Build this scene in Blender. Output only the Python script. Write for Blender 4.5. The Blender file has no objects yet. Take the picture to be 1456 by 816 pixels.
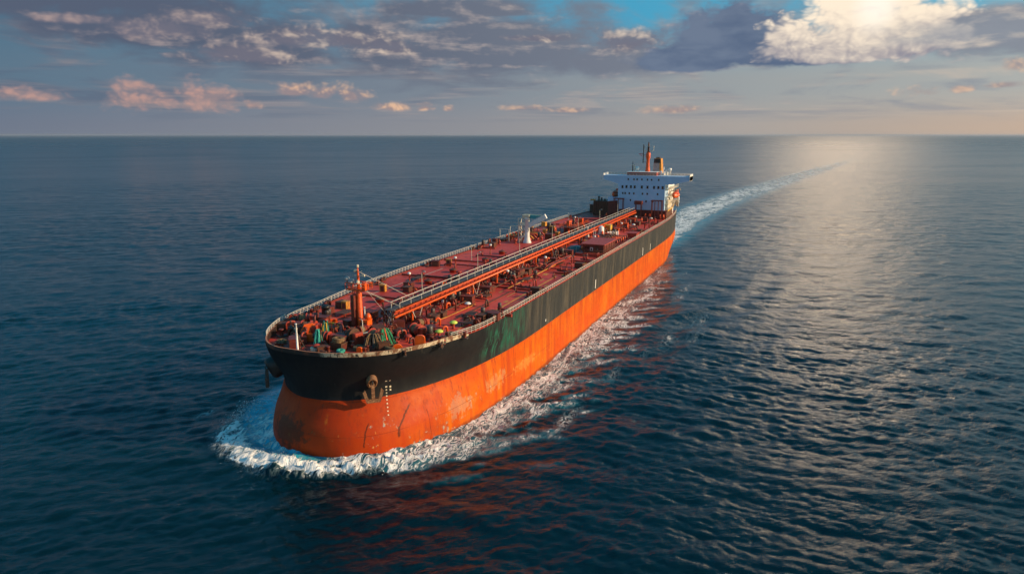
import bpy, bmesh, math, random
import numpy as np
from mathutils import Vector, Matrix
rnd = random.Random(7)
scene = bpy.context.scene
COL = scene.collection

# ------------------------------------------------------------------ camera
HEAD = math.radians(23.378)                 # camera heading, measured from dead astern
PITCH = math.radians(12.541)
FWD = Vector((-math.cos(HEAD), -math.sin(HEAD), 0))
RGT = Vector((-math.sin(HEAD), math.cos(HEAD), 0))
cam_d = bpy.data.cameras.new("camera")
cam = bpy.data.objects.new("camera", cam_d)
COL.objects.link(cam)
look = FWD * math.cos(PITCH) - Vector((0, 0, 1)) * math.sin(PITCH)
cam.location = (206.9, 75.9, 54.2)
cam.rotation_euler = look.to_track_quat('-Z', 'Y').to_euler()
cam_d.lens = 24.01
cam_d.sensor_width = 36
cam_d.clip_start = 1.0
cam_d.clip_end = 120000
scene.camera = cam

# ------------------------------------------------------------------ sun, exposure
SUN_EL = math.radians(21)
SUN_DIR = Vector((-math.sin(math.radians(13)) * math.cos(SUN_EL), math.cos(math.radians(13)) * math.cos(SUN_EL), math.sin(SUN_EL)))
sun_d = bpy.data.lights.new("sun", 'SUN')
sun_d.energy = 4.95
sun_d.angle = math.radians(0.5)
sun_d.color = (1.0, 0.72, 0.44)
sun = bpy.data.objects.new("sun", sun_d)
sun.rotation_euler = SUN_DIR.to_track_quat('Z', 'Y').to_euler()
sun.location = (0, 300, 200)
COL.objects.link(sun)
scene.view_settings.view_transform = 'Standard'
scene.view_settings.look = 'None'
scene.view_settings.exposure = 0.10
scene.view_settings.gamma = 1.0
scene.render.engine = 'CYCLES'
scene.cycles.max_bounces = 6
scene.cycles.use_denoising = True

# ------------------------------------------------------------------ node helpers
def lin(r, g, b):
    f = lambda c: (c / 255 / 12.92) if c <= 10 else ((c / 255 + 0.055) / 1.055) ** 2.4
    return (f(r), f(g), f(b))

class X:
    """A scalar or vector socket that can be used in ordinary arithmetic."""
    def __init__(s, nt, sock): s.nt, s.s = nt, sock
    def _m(s, op, *a):
        n = s.nt.nodes.new('ShaderNodeMath'); n.operation = op
        for i, v in enumerate(a):
            if isinstance(v, X): s.nt.links.new(v.s, n.inputs[i])
            else: n.inputs[i].default_value = v
        return X(s.nt, n.outputs[0])
    def __add__(s, o): return s._m('ADD', s, o)
    __radd__ = __add__
    def __sub__(s, o): return s._m('SUBTRACT', s, o)
    def __rsub__(s, o): return s._m('SUBTRACT', o, s)
    def __mul__(s, o): return s._m('MULTIPLY', s, o)
    __rmul__ = __mul__
    def __truediv__(s, o): return s._m('DIVIDE', s, o)
    def __pow__(s, o): return s._m('POWER', s, o)
    def max(s, o): return s._m('MAXIMUM', s, o)
    def min(s, o): return s._m('MINIMUM', s, o)
    def abs(s): return s._m('ABSOLUTE', s)
    def sqrt(s): return s._m('SQRT', s)
    def atan2(s, o): return s._m('ARCTAN2', s, o)
    def log(s): return s._m('LOGARITHM', s, math.e)
    def exp(s): return s._m('EXPONENT', s)
    def step(s, a, b, lo=0.0, hi=1.0, kind='SMOOTHSTEP'):
        n = s.nt.nodes.new('ShaderNodeMapRange'); n.interpolation_type = kind
        s.nt.links.new(s.s, n.inputs[0])
        for i, v in zip((1, 2, 3, 4), (a, b, lo, hi)):
            if isinstance(v, X): s.nt.links.new(v.s, n.inputs[i])
            else: n.inputs[i].default_value = v
        return X(s.nt, n.outputs[0])

def vec(nt, x, y, z=0.0):
    n = nt.nodes.new('ShaderNodeCombineXYZ')
    for i, v in enumerate((x, y, z)):
        if isinstance(v, X): nt.links.new(v.s, n.inputs[i])
        else: n.inputs[i].default_value = v
    return X(nt, n.outputs[0])
def xyz(nt, sock):
    n = nt.nodes.new('ShaderNodeSeparateXYZ'); nt.links.new(sock, n.inputs[0])
    return [X(nt, n.outputs[i]) for i in range(3)]
def noise(nt, v, scale=1.0, detail=4, rough=0.55, dist=0.0, color=False, lac=2.0, flat=False):
    n = nt.nodes.new('ShaderNodeTexNoise')
    nt.links.new(v.s, n.inputs['Vector'])
    n.inputs['Scale'].default_value = scale; n.inputs['Detail'].default_value = detail
    n.inputs['Roughness'].default_value = rough; n.inputs['Distortion'].default_value = dist
    n.inputs['Lacunarity'].default_value = lac
    if flat: n.noise_dimensions = '2D'
    return X(nt, n.outputs['Color' if color else 'Fac'])
def mixc(nt, f, a, b, mode='MIX'):
    n = nt.nodes.new('ShaderNodeMix'); n.data_type = 'RGBA'; n.blend_type = mode; n.clamp_factor = True
    for i, v in ((0, f), (6, a), (7, b)):
        if isinstance(v, X): nt.links.new(v.s, n.inputs[i])
        elif i == 0: n.inputs[0].default_value = v
        else: n.inputs[i].default_value = (*v, 1)
    return X(nt, n.outputs[2])
def ramp(nt, f, stops):
    n = nt.nodes.new('ShaderNodeValToRGB')
    nt.links.new(f.s, n.inputs[0])
    cr = n.color_ramp
    while len(cr.elements) < len(stops): cr.elements.new(0.5)
    for e, (p, c) in zip(cr.elements, stops):
        e.position = p; e.color = (*c, 1)
    return X(nt, n.outputs[0])

# ------------------------------------------------------------------ sky
SKY_STRENGTH = 0.15
world = bpy.data.worlds.new("World")
scene.world = world
world.use_nodes = True
wt = world.node_tree
wt.nodes.clear()
world.cycles.sampling_method = 'MANUAL'
world.cycles.sample_map_resolution = 512
w_out = wt.nodes.new('ShaderNodeOutputWorld')
bg = wt.nodes.new('ShaderNodeBackground')
wt.links.new(bg.outputs[0], w_out.inputs[0])
bg.inputs['Strength'].default_value = SKY_STRENGTH
sky = wt.nodes.new('ShaderNodeTexSky')
sky.sky_type = 'NISHITA'
sky.sun_disc = False
sky.sun_elevation = SUN_EL
sky.sun_rotation = math.atan2(SUN_DIR.x, SUN_DIR.y)
sky.dust_density = 1.5
tc = wt.nodes.new('ShaderNodeTexCoord')
dx, dy, dz = xyz(wt, tc.outputs['Generated'])
DEG = 57.29578
fa = dx * FWD.x + dy * FWD.y
fb = dx * RGT.x + dy * RGT.y
az = fb.atan2(fa) * DEG                                  # degrees right of the camera's heading
el = dz.atan2((fa * fa + fb * fb).sqrt()) * DEG          # degrees above the horizon
lel = (el.max(0.0) + 1.2).log()
P1 = vec(wt, az * 0.13 + 20, lel * 2.6, 0.0)
n_st = noise(wt, P1, 1.0, 5, 0.58, 0.3, flat=True)                  # long flat sheets
P2 = vec(wt, az * 0.24 + 40, el * 0.70, 3.7)
n_cu = noise(wt, P2, 1.0, 6, 0.55, 0.15, flat=True)                 # billows
P3 = vec(wt, az * 0.24 + 40.15, el * 0.70 + 0.34, 3.7)    # the same billows a step towards the light
n_cl = noise(wt, P3, 1.0, 4, 0.55, 0.15, flat=True)
n_fine = noise(wt, vec(wt, az * 0.055, lel * 4.5, 9.0), 1.0, 4, 0.6, 0.2, flat=True)

# billows: rounded cells at several sizes, the coordinates stirred a little
def billow(shift_a, shift_e, sc, seed):
    w = noise(wt, vec(wt, az * (.9 * sc), el * (1.5 * sc), seed), 1.0, 2, .5, 0, True, flat=True)
    wn = wt.nodes.new('ShaderNodeVectorMath'); wn.operation = 'MULTIPLY_ADD'
    wt.links.new(w.s, wn.inputs[0]); wn.inputs[1].default_value = (.55, .55, 0)
    wt.links.new(vec(wt, az * sc + shift_a, el * (1.45 * sc) + shift_e, seed).s, wn.inputs[2])
    v = wt.nodes.new('ShaderNodeTexVoronoi'); v.feature = 'SMOOTH_F1'; v.voronoi_dimensions = '2D'
    wt.links.new(wn.outputs[0], v.inputs['Vector'])
    v.inputs['Scale'].default_value = 1.0; v.inputs['Detail'].default_value = 2.0; v.inputs['Roughness'].default_value = .62; v.inputs['Lacunarity'].default_value = 2.3
    v.inputs['Smoothness'].default_value = .35
    v.normalize = True
    return 1.0 - X(wt, v.outputs['Distance'])
n_b = billow(60, 0, .46, 2.0)
n_b2 = billow(60.14, .26, .46, 2.0)
b_rel = (n_b - n_b2) * 2.6

# clear air behind the clouds
azf = az.step(-38, 38, kind='LINEAR')
c_h = ramp(wt, azf, [(0, lin(106, 116, 134)), (.45, lin(138, 139, 145)), (.75, lin(166, 158, 152)), (1, lin(194, 170, 150))])
c_m = ramp(wt, azf, [(0, lin(88, 114, 134)), (.35, lin(114, 126, 140)), (.6, lin(138, 146, 152)), (1, lin(170, 172, 168))])
c_t = ramp(wt, azf, [(0, lin(70, 108, 132)), (.4, lin(92, 142, 168)), (.62, lin(72, 156, 190)), (1, lin(96, 172, 198))])
air = mixc(wt, el.step(0.3, 3.6), c_h, c_m)
air = mixc(wt, el.step(4.0, 9.0), air, c_t)

def cloud(base, dens, edge, dark, lit, light, opacity=1.0):
    return mixc(wt, dens.step(0.0, edge) * opacity, base, mixc(wt, light, dark, lit))
def field(blobs):
    out = None
    for a0, e0, rx, up, dn in blobs:
        ex = (az - a0) * (1 / rx)
        ee = el - e0
        ey = ee.max(0.0) * (1 / up) + ee.min(0.0) * (1 / dn)
        d = 1.0 - (ex * ex + ey * ey).sqrt()
        out = d if out is None else out.max(d)
    return out
relief = (n_cu - n_cl) * 2.2
# thin sheets low down, warm where the light grazes them
sheet = n_st.step(0.40, 0.66) * el.step(0.5, 2.4)
c_sh = mixc(wt, n_fine.step(0.40, 0.68), ramp(wt, azf, [(0, lin(84, 98, 120)), (.5, lin(112, 120, 134)), (1, lin(138, 144, 154))]),
            ramp(wt, azf, [(0, lin(140, 130, 134)), (.5, lin(164, 154, 152)), (1, lin(200, 184, 168))]))
c = mixc(wt, sheet * 0.7, air, c_sh)
# grey banks to the left and over the middle
f_g = field([(-34, 9.0, 16, 3.5, 2.0), (-22, 7.0, 11, 4.5, 2.0), (-17.5, 5.8, 7, 1.5, .9), (-11, 7.2, 8, 1.8, 1.4), (-28, 6.9, 9, 2.4, 1.3),
             (-8, 6.2, 9, 1.9, 1.8), (0, 6.2, 12, 2.2, 2.2), (8.5, 5.8, 8, 2.6, 1.8), (-4, 9.3, 10, 1.4, .5), (34.5, 6.6, 9, 1.7, 1.6), (-3, 7.4, 17, 2.6, 2.6)])
d_g = f_g * 1.0 + 0.22 + (n_cu - 0.5) * 0.8 + (n_st - 0.5) * 1.3
g_light = (relief * 0.8 + (n_fine - 0.5) * 1.6 + b_rel * .15).step(0.02, 0.95)
c = cloud(c, d_g, 0.85, mixc(wt, az.step(-30, 30), lin(84, 94, 114), lin(124, 130, 142)), mixc(wt, az.step(-35, 20), lin(164, 150, 150), lin(192, 178, 170)), g_light)
# heaped, better lit lumps riding on the left bank
f_l = field([(-14.4, 7.0, 6.4, 1.2, .8), (-20.5, 5.7, 4.6, .9, .6), (-26, 7.2, 5.0, .9, .7), (-22.6, 8.0, 3.6, 1.0, .6), (-31, 7.6, 3.2, .5, .4), (-9.6, 6.6, 3.2, .7, .5), (9.5, 7.0, 3.6, 1.5, .9), (2, 7.4, 3.2, .4, .3)])
d_l = f_l * 1.1 + (n_b - 0.62) * 1.2 + (n_cu - 0.5) * 1.2
c = cloud(c, d_l, 0.8, lin(112, 110, 124), mixc(wt, az.step(-32, -10), lin(172, 150, 146), lin(216, 196, 178)), (b_rel * .7 + relief * .7).step(-0.2, 0.8), 0.8)
# low peach cumulus
f_p = field([(-27, 2.4, 3.6, 1.3, .9), (-23.4, 2.4, 2.8, 1.6, .9), (-28.2, 3.3, 2.0, .8, .5), (-33.5, 2.6, 2.8, .7, .5), (-20.2, 2.2, .8, .6, .4),
             (-17.2, 3.2, 1.6, .8, .5), (-15.1, 2.9, 1.7, 1.0, .5), (-12.7, 2.8, 1.5, 1.3, .6)])
f_p2 = field([(-9.4, 2.1, 1.9, .55, .3), (-7.0, 2.1, 1.0, .6, .3), (-5.2, 2.0, .6, .4, .2), (0.6, 2.1, 2.2, .35, .2), (4.6, 1.9, 2.0, .3, .2), (13, 1.9, 2.6, .45, .3),
             (30.0, 2.9, 1.7, .8, .4), (32.3, 3.0, 1.0, .4, .3), (35.2, 4.4, .9, .6, .4), (34.5, 3.2, 1.4, .3, .2)])
d_p = f_p.max(f_p2) * 1.0 + (n_b - 0.66) * 1.6 + (n_cu - 0.5) * 1.3
haze_mix = mixc(wt, el.step(1.4, 4.0), lin(158, 136, 134), lin(148, 132, 136))
c = cloud(c, d_p, 0.95, haze_mix, mixc(wt, az.step(-24, -14), lin(190, 150, 140), lin(230, 186, 152)), (b_rel + (n_b - .6) * .8 + relief * .3).step(-0.25, 0.75), az.step(-10, 0, .85, .62))
# dark mass left of the bright tower
f_d = field([(14.0, 5.3, 5.2, 2.2, .6), (17.2, 6.0, 5.4, 4.6, 1.2), (21, 5.5, 5.0, 2.0, .7)])
d_d = f_d + (n_b - 0.62) * .7 + (n_cu - .5) * 1.0
c = cloud(c, d_d, 0.42, mixc(wt, n_cu.step(.3, .7), lin(88, 104, 130), lin(106, 120, 142)), lin(176, 172, 174), (b_rel * .5 + relief * .5 + (0.30 - d_d)).step(0.05, 1.0))
# bright cumulus tower
f_b = field([(26.0, 8.0, 4.6, 5.5, 2.4), (22.3, 6.0, 3.8, 2.6, .8), (28.8, 6.2, 4.0, 3.8, 1.2), (25.4, 5.6, 6.4, 2.4, .6)])
d_b = f_b * 1.0 + (n_b - 0.64) * 1.5 + (n_cu - 0.5) * 0.7
b_light = (b_rel * 0.40 + (n_b - .6) * .4 + relief * .35 + (el - 5.4) * 0.27 + 0.06 - ((az - 26.5).abs() * 0.035)).step(-0.45, 1.0)
c = cloud(c, d_b, 0.46, lin(140, 138, 150), lin(250, 232, 208), b_light)
core = (1.0 - (((az - 26.6) * .5) * ((az - 26.6) * .5) + ((el - 8.8) * .42) * ((el - 8.8) * .42)).sqrt()).step(0.0, .9)
c = mixc(wt, core * d_b.step(0.0, .4) * .6, c, (1.05, .98, .88))
# veil of thin cloud trailing to the right of it
c = cloud(c, field([(34, 6.4, 9, 1.6, 1.3)]) + (n_st - .5) * 2.0 + (n_cu - .5) * .8, 1.0, lin(140, 146, 156), lin(214, 200, 184), (relief + (n_fine - .5) * 1.4).step(-.2, .7), .75)
# everything seen in the photograph ends near 11 degrees; above it an unseen broken sky, tinted teal to colour the sea's reflections
n_hi = noise(wt, vec(wt, dx / (dz + 0.12), dy / (dz + 0.12), 1.3), 1.5, 6, 0.55, 0.2)
hi_cloud = mixc(wt, n_hi.step(0.45, 0.8), lin(78, 96, 122), lin(134, 146, 164))
sc_n = wt.nodes.new('ShaderNodeVectorMath'); sc_n.operation = 'SCALE'
wt.links.new(sky.outputs[0], sc_n.inputs[0]); sc_n.inputs['Scale'].default_value = SKY_STRENGTH
nish = X(wt, sc_n.outputs[0])
hi = mixc(wt, n_hi.step(0.52, 0.68) * az.step(-10, 30, 0.14, 0.45), mixc(wt, 0.92, nish, mixc(wt, az.step(0, 45) * (1.0 - el.step(13, 30)), (0.008, 0.225, 0.41), (0.27, 0.48, 0.54))), hi_cloud)
# unseen glow added to the sky above the view, for the glint on the water
g1 = (az - 25.0) * (1 / 6.5)
g2 = (el - 11.5) * (1 / 5.5)
glint_glow = ((g1 * g1 + g2 * g2) * -1.0).exp() * (0.55 + n_cu * 0.9)
g3 = (az - 25.3) * (1 / 4.2)
g4 = (el - 11.3) * (1 / 3.6)
glint_core = ((g3 * g3 + g4 * g4) * -1.0).exp() * (0.5 + n_cu)
hi = mixc(wt, (glint_glow * 0.6).min(1.0), hi, (1.7, 1.27, 0.90))
hi = mixc(wt, (glint_core * 0.9).min(1.0), hi, (9.0, 6.5, 4.3))
c = mixc(wt, el.step(9.8, 13.0), c, hi)
# the far sky on the other side of the photograph's view is plain air
c = mixc(wt, az.abs().step(45, 70) * (1.0 - el.step(9.0, 14.0)), c, nish)
c = mixc(wt, (el * -1.0).step(0.0, 2.0), c, lin(60, 80, 96))
sc2 = wt.nodes.new('ShaderNodeVectorMath'); sc2.operation = 'SCALE'
wt.links.new(c.s, sc2.inputs[0]); sc2.inputs['Scale'].default_value = 1 / SKY_STRENGTH
wt.links.new(sc2.outputs[0], bg.inputs['Color'])

# ------------------------------------------------------------------ object helpers
def tag(o, label=None, cat=None, group=None, kind=None):
    if label: o['label'] = label
    if cat: o['category'] = cat
    if group: o['group'] = group
    if kind: o['kind'] = kind
    return o

# ------------------------------------------------------------------ the hull's shape
YC = -0.8
HALF = 22.2
LEVELS = [(-5.0, 116, 2.6, .36, .985), (-2.0, 120.6, 3.0, .34, .985), (0.0, 121.5, 3.0, .335, .985), (2.5, 122.0, 3.0, .335, .985), (5.0, 121.6, 2.9, .34, .985),
          (7.5, 120.2, 2.7, .375, .985), (10.0, 119.3, 2.5, .41, .985), (12.5, 119.4, 2.6, .425, .988), (15.0, 120.3, 3.4, .43, .993), (18.0, 121.6, 4.5, .45, 1.0), (19.0, 122.1, 4.6, .45, 1.0)]
def lev(z):
    z = max(LEVELS[0][0], min(LEVELS[-1][0], z))
    for a, b in zip(LEVELS, LEVELS[1:]):
        if z <= b[0]:
            t = (z - a[0]) / (b[0] - a[0])
            return [p + (q - p) * t for p, q in zip(a, b)]
    return list(LEVELS[-1])
def smooth(t):
    t = max(0.0, min(1.0, t)); return t * t * (3 - 2 * t)
def stern_x(z):
    return -133.0 + 9.0 * (1 - smooth((z + 3) / 10.0))
def half_breadth(x, z, side=1):
    h = half_port(x, z)
    if side < 0 and x > 30:                    # the starboard shoulder is finer
        k = smooth((z - 9) / 8)
        if x > 66 and z < 17:
            _, xt, n_, a_, s_ = lev(z)
            u = min(1.0, (x - 66) / (xt - 66))
            h = HALF * s_ * max(0.0, 1 - u ** 2.6) ** (.48 + .013 * max(0, min(z, 11)))
        if z > 9:
            u = min(1.0, (x - 30) / (lev(z)[1] - 30))
            h += (22.8 * max(0.0, 1 - u * u) ** .36 - h) * k * smooth((x - 30) / 25)
    return h
def half_port(x, z):
    _, xt, n, a, s = lev(z)
    B = HALF * s
    x0 = 62.0 + 6.0 * smooth((z - 10) / 8)
    if x > x0:
        u = min(1.0, (x - x0) / (xt - x0))
        return B * max(0.0, 1 - u ** n) ** a
    xs = stern_x(z)
    w0 = -70.0
    if x < w0:
        u = min(1.0, (w0 - x) / (w0 - xs))
        tr = 0.80 if z > 8 else 0.80 - 0.35 * smooth((8 - z) / 10)
        return B * (1 - (1 - tr) * u ** (2.6 if z > 8 else 3.4))
    return B

# ------------------------------------------------------------------ the sea
def tile(L, N, seed, wind, lam, spread, low):
    rs = np.random.RandomState(seed)
    k1 = np.fft.fftfreq(N, L / N) * 2 * np.pi
    kx, ky = np.meshgrid(k1, k1, indexing='ij')
    k = np.hypot(kx, ky); k[0, 0] = 1
    Lp = lam / 8.9
    c = (kx * math.cos(wind) + ky * math.sin(wind)) / k
    P = np.exp(-1 / (k * Lp) ** 2) / k ** 4 * (np.abs(c) ** spread * (c > 0) + 0.04)
    P[0, 0] = 0
    h = (rs.normal(size=(N, N)) + 1j * rs.normal(size=(N, N))) * np.sqrt(P)
    full = np.real(np.fft.ifft2(h)); sd = full.std()
    out = []
    for cut in low:
        hk = h * np.exp(-(k * cut / 4.5) ** 2) / sd
        out.append((np.real(np.fft.ifft2(hk)), np.real(np.fft.ifft2(-1j * kx / k * hk)), np.real(np.fft.ifft2(-1j * ky / k * hk))))
    return L, N, out
def sample(t, lvl, x, y):
    L, N, lv = t
    u = (x / L % 1.0) * N; v = (y / L % 1.0) * N
    i = np.floor(u).astype(int); j = np.floor(v).astype(int)
    fu = u - i; fv = v - j
    i %= N; j %= N
    i1 = (i + 1) % N; j1 = (j + 1) % N
    res = []
    for q in range(3):
        a = np.zeros_like(x)
        for l in range(len(lv)):
            m = lvl == l
            if not m.any(): continue
            g = lv[l][q]
            a[m] = ((g[i, j] * (1 - fu) + g[i1, j] * fu) * (1 - fv) + (g[i, j1] * (1 - fu) + g[i1, j1] * fu) * fv)[m]
        res.append(a)
    return res
def nsm(a, b, x):
    t = np.clip((x - a) / (b - a), 0, 1); return t * t * (3 - 2 * t)
def seg_dist(px, py, pts):
    best = np.full(px.shape, 1e9); along = np.zeros(px.shape)
    tot = 0.0
    for (x0, y0), (x1, y1) in zip(pts, pts[1:]):
        ll = math.hypot(x1 - x0, y1 - y0)
        t = np.clip(((px - x0) * (x1 - x0) + (py - y0) * (y1 - y0)) / ll ** 2, 0, 1)
        d = np.hypot(px - x0 - t * (x1 - x0), py - y0 - t * (y1 - y0))
        m = d < best
        best[m] = d[m]; along[m] = tot + t[m] * ll
        tot += ll
    return best, along / tot

CX, CY = 206.9, 75.9
def build_sea():
    rad = [30.0]
    while rad[-1] < 90000:
        r = rad[-1]
        rad.append(r + (max(0.42, 0.0042 * r) if r < 400 else 0.0042 * r if r < 900 else 0.010 * r if r < 4000 else 0.05 * r))
    rad = np.array(rad)
    h0 = math.atan2(FWD.y, FWD.x)
    dense = np.arange(-0.80, 0.80, 0.0026)
    rest = np.linspace(0.80, 2 * math.pi - 0.80, 60)[:-1]
    ang = np.concatenate([dense, rest]) + h0
    R, A = np.meshgrid(rad, ang, indexing='ij')
    x = (CX + R * np.cos(A)); y = (CY + R * np.sin(A))
    step_ = np.maximum(np.gradient(rad)[:, None] * np.ones_like(A), R * 0.0026)
    cuts = [0.5, 1.2, 2.5, 5.0, 10.0, 20.0]
    lvl = np.clip(np.searchsorted(cuts, step_ * 1.1), 0, len(cuts) - 1)
    wd = h0 + math.pi
    trains = [(tile(97.0, 512, 3, wd + 0.42, 4.6, 14.0, cuts), .076, 'L'), (tile(113.0, 512, 4, wd - 0.42, 4.0, 14.0, cuts), .076, 'R'), (tile(61.0, 384, 5, wd + 0.05, 2.2, 6.0, cuts), .034, ''),
              (tile(233.0, 512, 6, wd + 0.25, 10.0, 4.0, cuts), .055, ''), (tile(389.0, 512, 7, wd - 0.12, 19.0, 5.0, cuts), .085, ''), (tile(613.0, 512, 9, wd - 0.3, 34.0, 4.0, cuts), .11, '')]
    fx, fy = x.ravel(), y.ravel(); fl = lvl.ravel()
    H = np.zeros_like(fx); DX = np.zeros_like(fx); DY = np.zeros_like(fx)
    lat = (fx - CX) * RGT.x + (fy - CY) * RGT.y
    dst = (fx - CX) * FWD.x + (fy - CY) * FWD.y
    wr = nsm(-0.45, 0.45, lat / np.maximum(dst, 30.0))
    chop = None
    gust, _, _ = sample(tile(1700.0, 256, 12, wd, 420.0, 1.0, cuts), np.zeros_like(fl), fx, fy)
    gust = np.clip(1 + .42 * gust, .25, 1.9)
    for t, amp, w_ in trains:
        a, b, c_ = sample(t, fl, fx, fy)
        k_ = amp * (gust if t[0] < 200 else 1.0) * ((1.25 - wr) if w_ == 'L' else (.25 + wr) if w_ == 'R' else 1.0)
        H += k_ * a; DX += k_ * b; DY += k_ * c_
        if t[0] == 61.0: chop = a
        if t[0] == 233.0: lowf = a
    # distance outside the hull at the waterline
    xs_ = np.linspace(-135, 122, 900)
    hb_ = np.array([half_breadth(q, 0.0) if q > stern_x(0) else 0.0 for q in xs_])
    hbs_ = np.array([half_breadth(q, 0.0, -1) if q > stern_x(0) else 0.0 for q in xs_])
    hull = np.where(fy > YC, np.interp(fx, xs_, hb_, left=0, right=0), np.interp(fx, xs_, hbs_, left=0, right=0))
    side = np.abs(fy - YC) - hull                             # athwartships clearance
    port = fy > YC
    ahead = fx - 121.5
    # --- foam masks
    foam = np.zeros_like(fx); aer = np.zeros_like(fx)
    # band down the port side
    outer = np.interp(fx, [-140, -110, -60, -10, 22, 66, 92, 104, 113, 121, 126], [0.5, 3.0, 8.0, 11, 13.0, 13.5, 12.5, 13, 12, 9, 4])
    outer = outer * (1 + .38 * lowf)
    s = np.clip(side / np.maximum(outer, .1), 0, 3)
    inten = np.interp(fx, [-135, -100, -40, 20, 60, 90, 118, 122], [.14, .34, .43, .49, .54, .57, .58, .52])
    band = inten * (1 - nsm(0.55, 1.25, s) * .9) * (1 - nsm(1.1, 1.5, s)) * (fx < 121) * (fx > -131) * port * (side > -2)
    foam = np.maximum(foam, band)
    # breaking crest that wraps round the stem
    crest = [(102, -27), (112, -23.5), (120.5, -17.5), (125.5, -10.5), (126.6, -3), (125.0, 4), (121.5, 10.5), (116, 16.5), (108, 22), (98, 27), (84, 31.5), (66, 34)]
    d, al = seg_dist(fx, fy, crest)
    d = np.abs(d + .9 * lowf)
    wid = (1 + .35 * np.clip(lowf, -1.5, 1.5)) * np.interp(al, [0, .2, .4, .55, .7, 1], [3.0, 3.2, 2.6, 2.0, 1.6, 1.6])
    st = np.interp(al, [0, .12, .3, .43, .55, .7, 1], [0.0, .46, .95, .88, .56, .42, .2])
    cr = st * np.exp(-(d / wid) ** 2)
    foam = np.maximum(foam, cr)
    H += 1.15 * np.interp(al, [0, .15, .32, .46, .6, 1], [.1, .5, 1.0, .8, .35, .12]) * np.exp(-(d / (wid * 1.15)) ** 2) * (1 + .55 * chop)
    # aerated water between crest and stem on the starboard bow
    inside = (fx < 127) & (fx > 70) & (side > -3) & ~port
    wst = np.interp(fx, [70, 95, 112, 122, 127], [2.5, 9, 9.5, 9, 3.0])
    ss = np.clip(side / wst, 0, 3)
    a_s = (1 - nsm(0.55, 1.1, ss)) * inside * nsm(70, 100, fx)
    cxy = np.interp(fy, [-27, -23.5, -17.5, -10.5, -3, 4, 10.5, 16.5, 22], [102, 112, 120.5, 125.5, 126.6, 125, 121.5, 116, 108])
    near_tip = np.exp(-(np.hypot(fx - 121, fy + 4) / 9.5) ** 2) * nsm(2.5, -1.0, fx - cxy)
    aer = np.maximum(aer, np.maximum(a_s * 1.0, near_tip * 0.9))
    foam = np.maximum(foam, a_s * 0.50)
    foam = np.maximum(foam, near_tip * 0.42)
    aer = np.maximum(aer, band * 0.35)
    H += .9 * np.exp(-np.clip(side, 0, 50) / 2.2) * nsm(92, 116, fx) * (side > -4) * (ahead < 8) * (1 + .4 * chop)
    # loose patches off the port side
    for (px, py, rx, ry, v) in ((10, 50, 18, 4.0, .50), (25, 45, 14, 3.5, .36), (60, 38, 16, 2.4, .40), (-30, 38, 22, 3, .33), (88, 36, 12, 2.2, .36), (-70, 33, 24, 3.5, .28), (40, 41, 10, 2.0, .34),
                                (114, -31, 3.0, 1.2, .46), (101, -58, 1.6, .8, .5)):
        foam = np.maximum(foam, v * np.exp(-((fx - px) / rx) ** 2 - ((fy - py) / ry) ** 2))
    # wake astern
    q = -fx
    yc = 0.132 * np.log1p(np.exp((q - 330) / 60.0)) * 60.0
    wh = np.interp(q, [120, 140, 300, 600, 1000, 1700, 2000], [16, 18, 19, 21, 22, 16, 5])
    w = np.clip(np.abs(fy - YC - yc) / wh, 0, 4)
    fade = nsm(122, 136, q) * np.interp(q, [130, 220, 450, 800, 1300, 1900], [.70, .60, .52, .46, .36, 0])
    foam = np.maximum(foam, fade * (1 - nsm(0.45, 1.1, w)))
    aer = np.maximum(aer, 0.5 * nsm(122, 136, q) * np.interp(q, [130, 350, 700, 1900], [1, .8, .35, 0]) * (1 - nsm(0.6, 1.35, w)))
    calm = nsm(122, 140, q) * (1 - nsm(0.9, 1.6, w)) * np.interp(q, [130, 1900], [1, .4])
    H *= 1 - 0.45 * calm
    # diverging waves of the ship's wake
    for sgn in (1, -1):
        arm = (fy - YC) * sgn - 20 - (118 - fx) * 0.20
        envelope = np.exp(-((arm - 4) / 14.0) ** 2) * nsm(118, 60, fx) * nsm(-260, -20, fx) 
        H += 0.10 * envelope * np.cos((arm * 0.95 + (118 - fx) * 0.11) * 0.55) * (side > 4)
        H += 0.10 * np.exp(-((arm - 34) / 20.0) ** 2) * nsm(90, 40, fx) * nsm(-300, -60, fx) * np.cos(arm * 0.36)
    for cx_, w_, am in ((0.0, 2.6, .55), (9.0, 3.0, -.25), (15.0, 3.4, .30)):
        dcr, acr = seg_dist(fx, fy - cx_ , [(30, 33), (11, 37), (-10, 48), (-28, 65), (-52, 90)])
        H += am * np.exp(-(dcr / w_) ** 2) * nsm(0, .2, acr) * nsm(1, .55, acr)
    H += 0.35 * foam * np.sin(fx * 2.1 + 3 * np.sin(fy * 1.3)) * (R.ravel() < 400) * .35
    rr = R.ravel()
    att = np.clip(1 - nsm(2500, 9000, rr), 0, 1)
    co = np.empty((fx.size + 1, 3), dtype=np.float32)
    co[:-1, 0] = fx + 0.9 * DX * att; co[:-1, 1] = fy + 0.9 * DY * att; co[:-1, 2] = H * att
    co[-1] = (CX, CY, 0)
    nr, na = R.shape
    idx = np.arange(nr * na).reshape(nr, na)
    a = idx[:-1, :]; b = idx[1:, :]
    a2 = np.roll(a, -1, axis=1); b2 = np.roll(b, -1, axis=1)
    quads = np.stack([a, b, b2, a2], axis=-1).reshape(-1, 4)
    tri = np.stack([np.full(na, nr * na), idx[0], np.roll(idx[0], -1)], axis=-1)
    me = bpy.data.meshes.new('water')
    nq, ntr = len(quads), len(tri)
    me.vertices.add(len(co)); me.vertices.foreach_set('co', co.ravel())
    me.loops.add(nq * 4 + ntr * 3)
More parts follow.
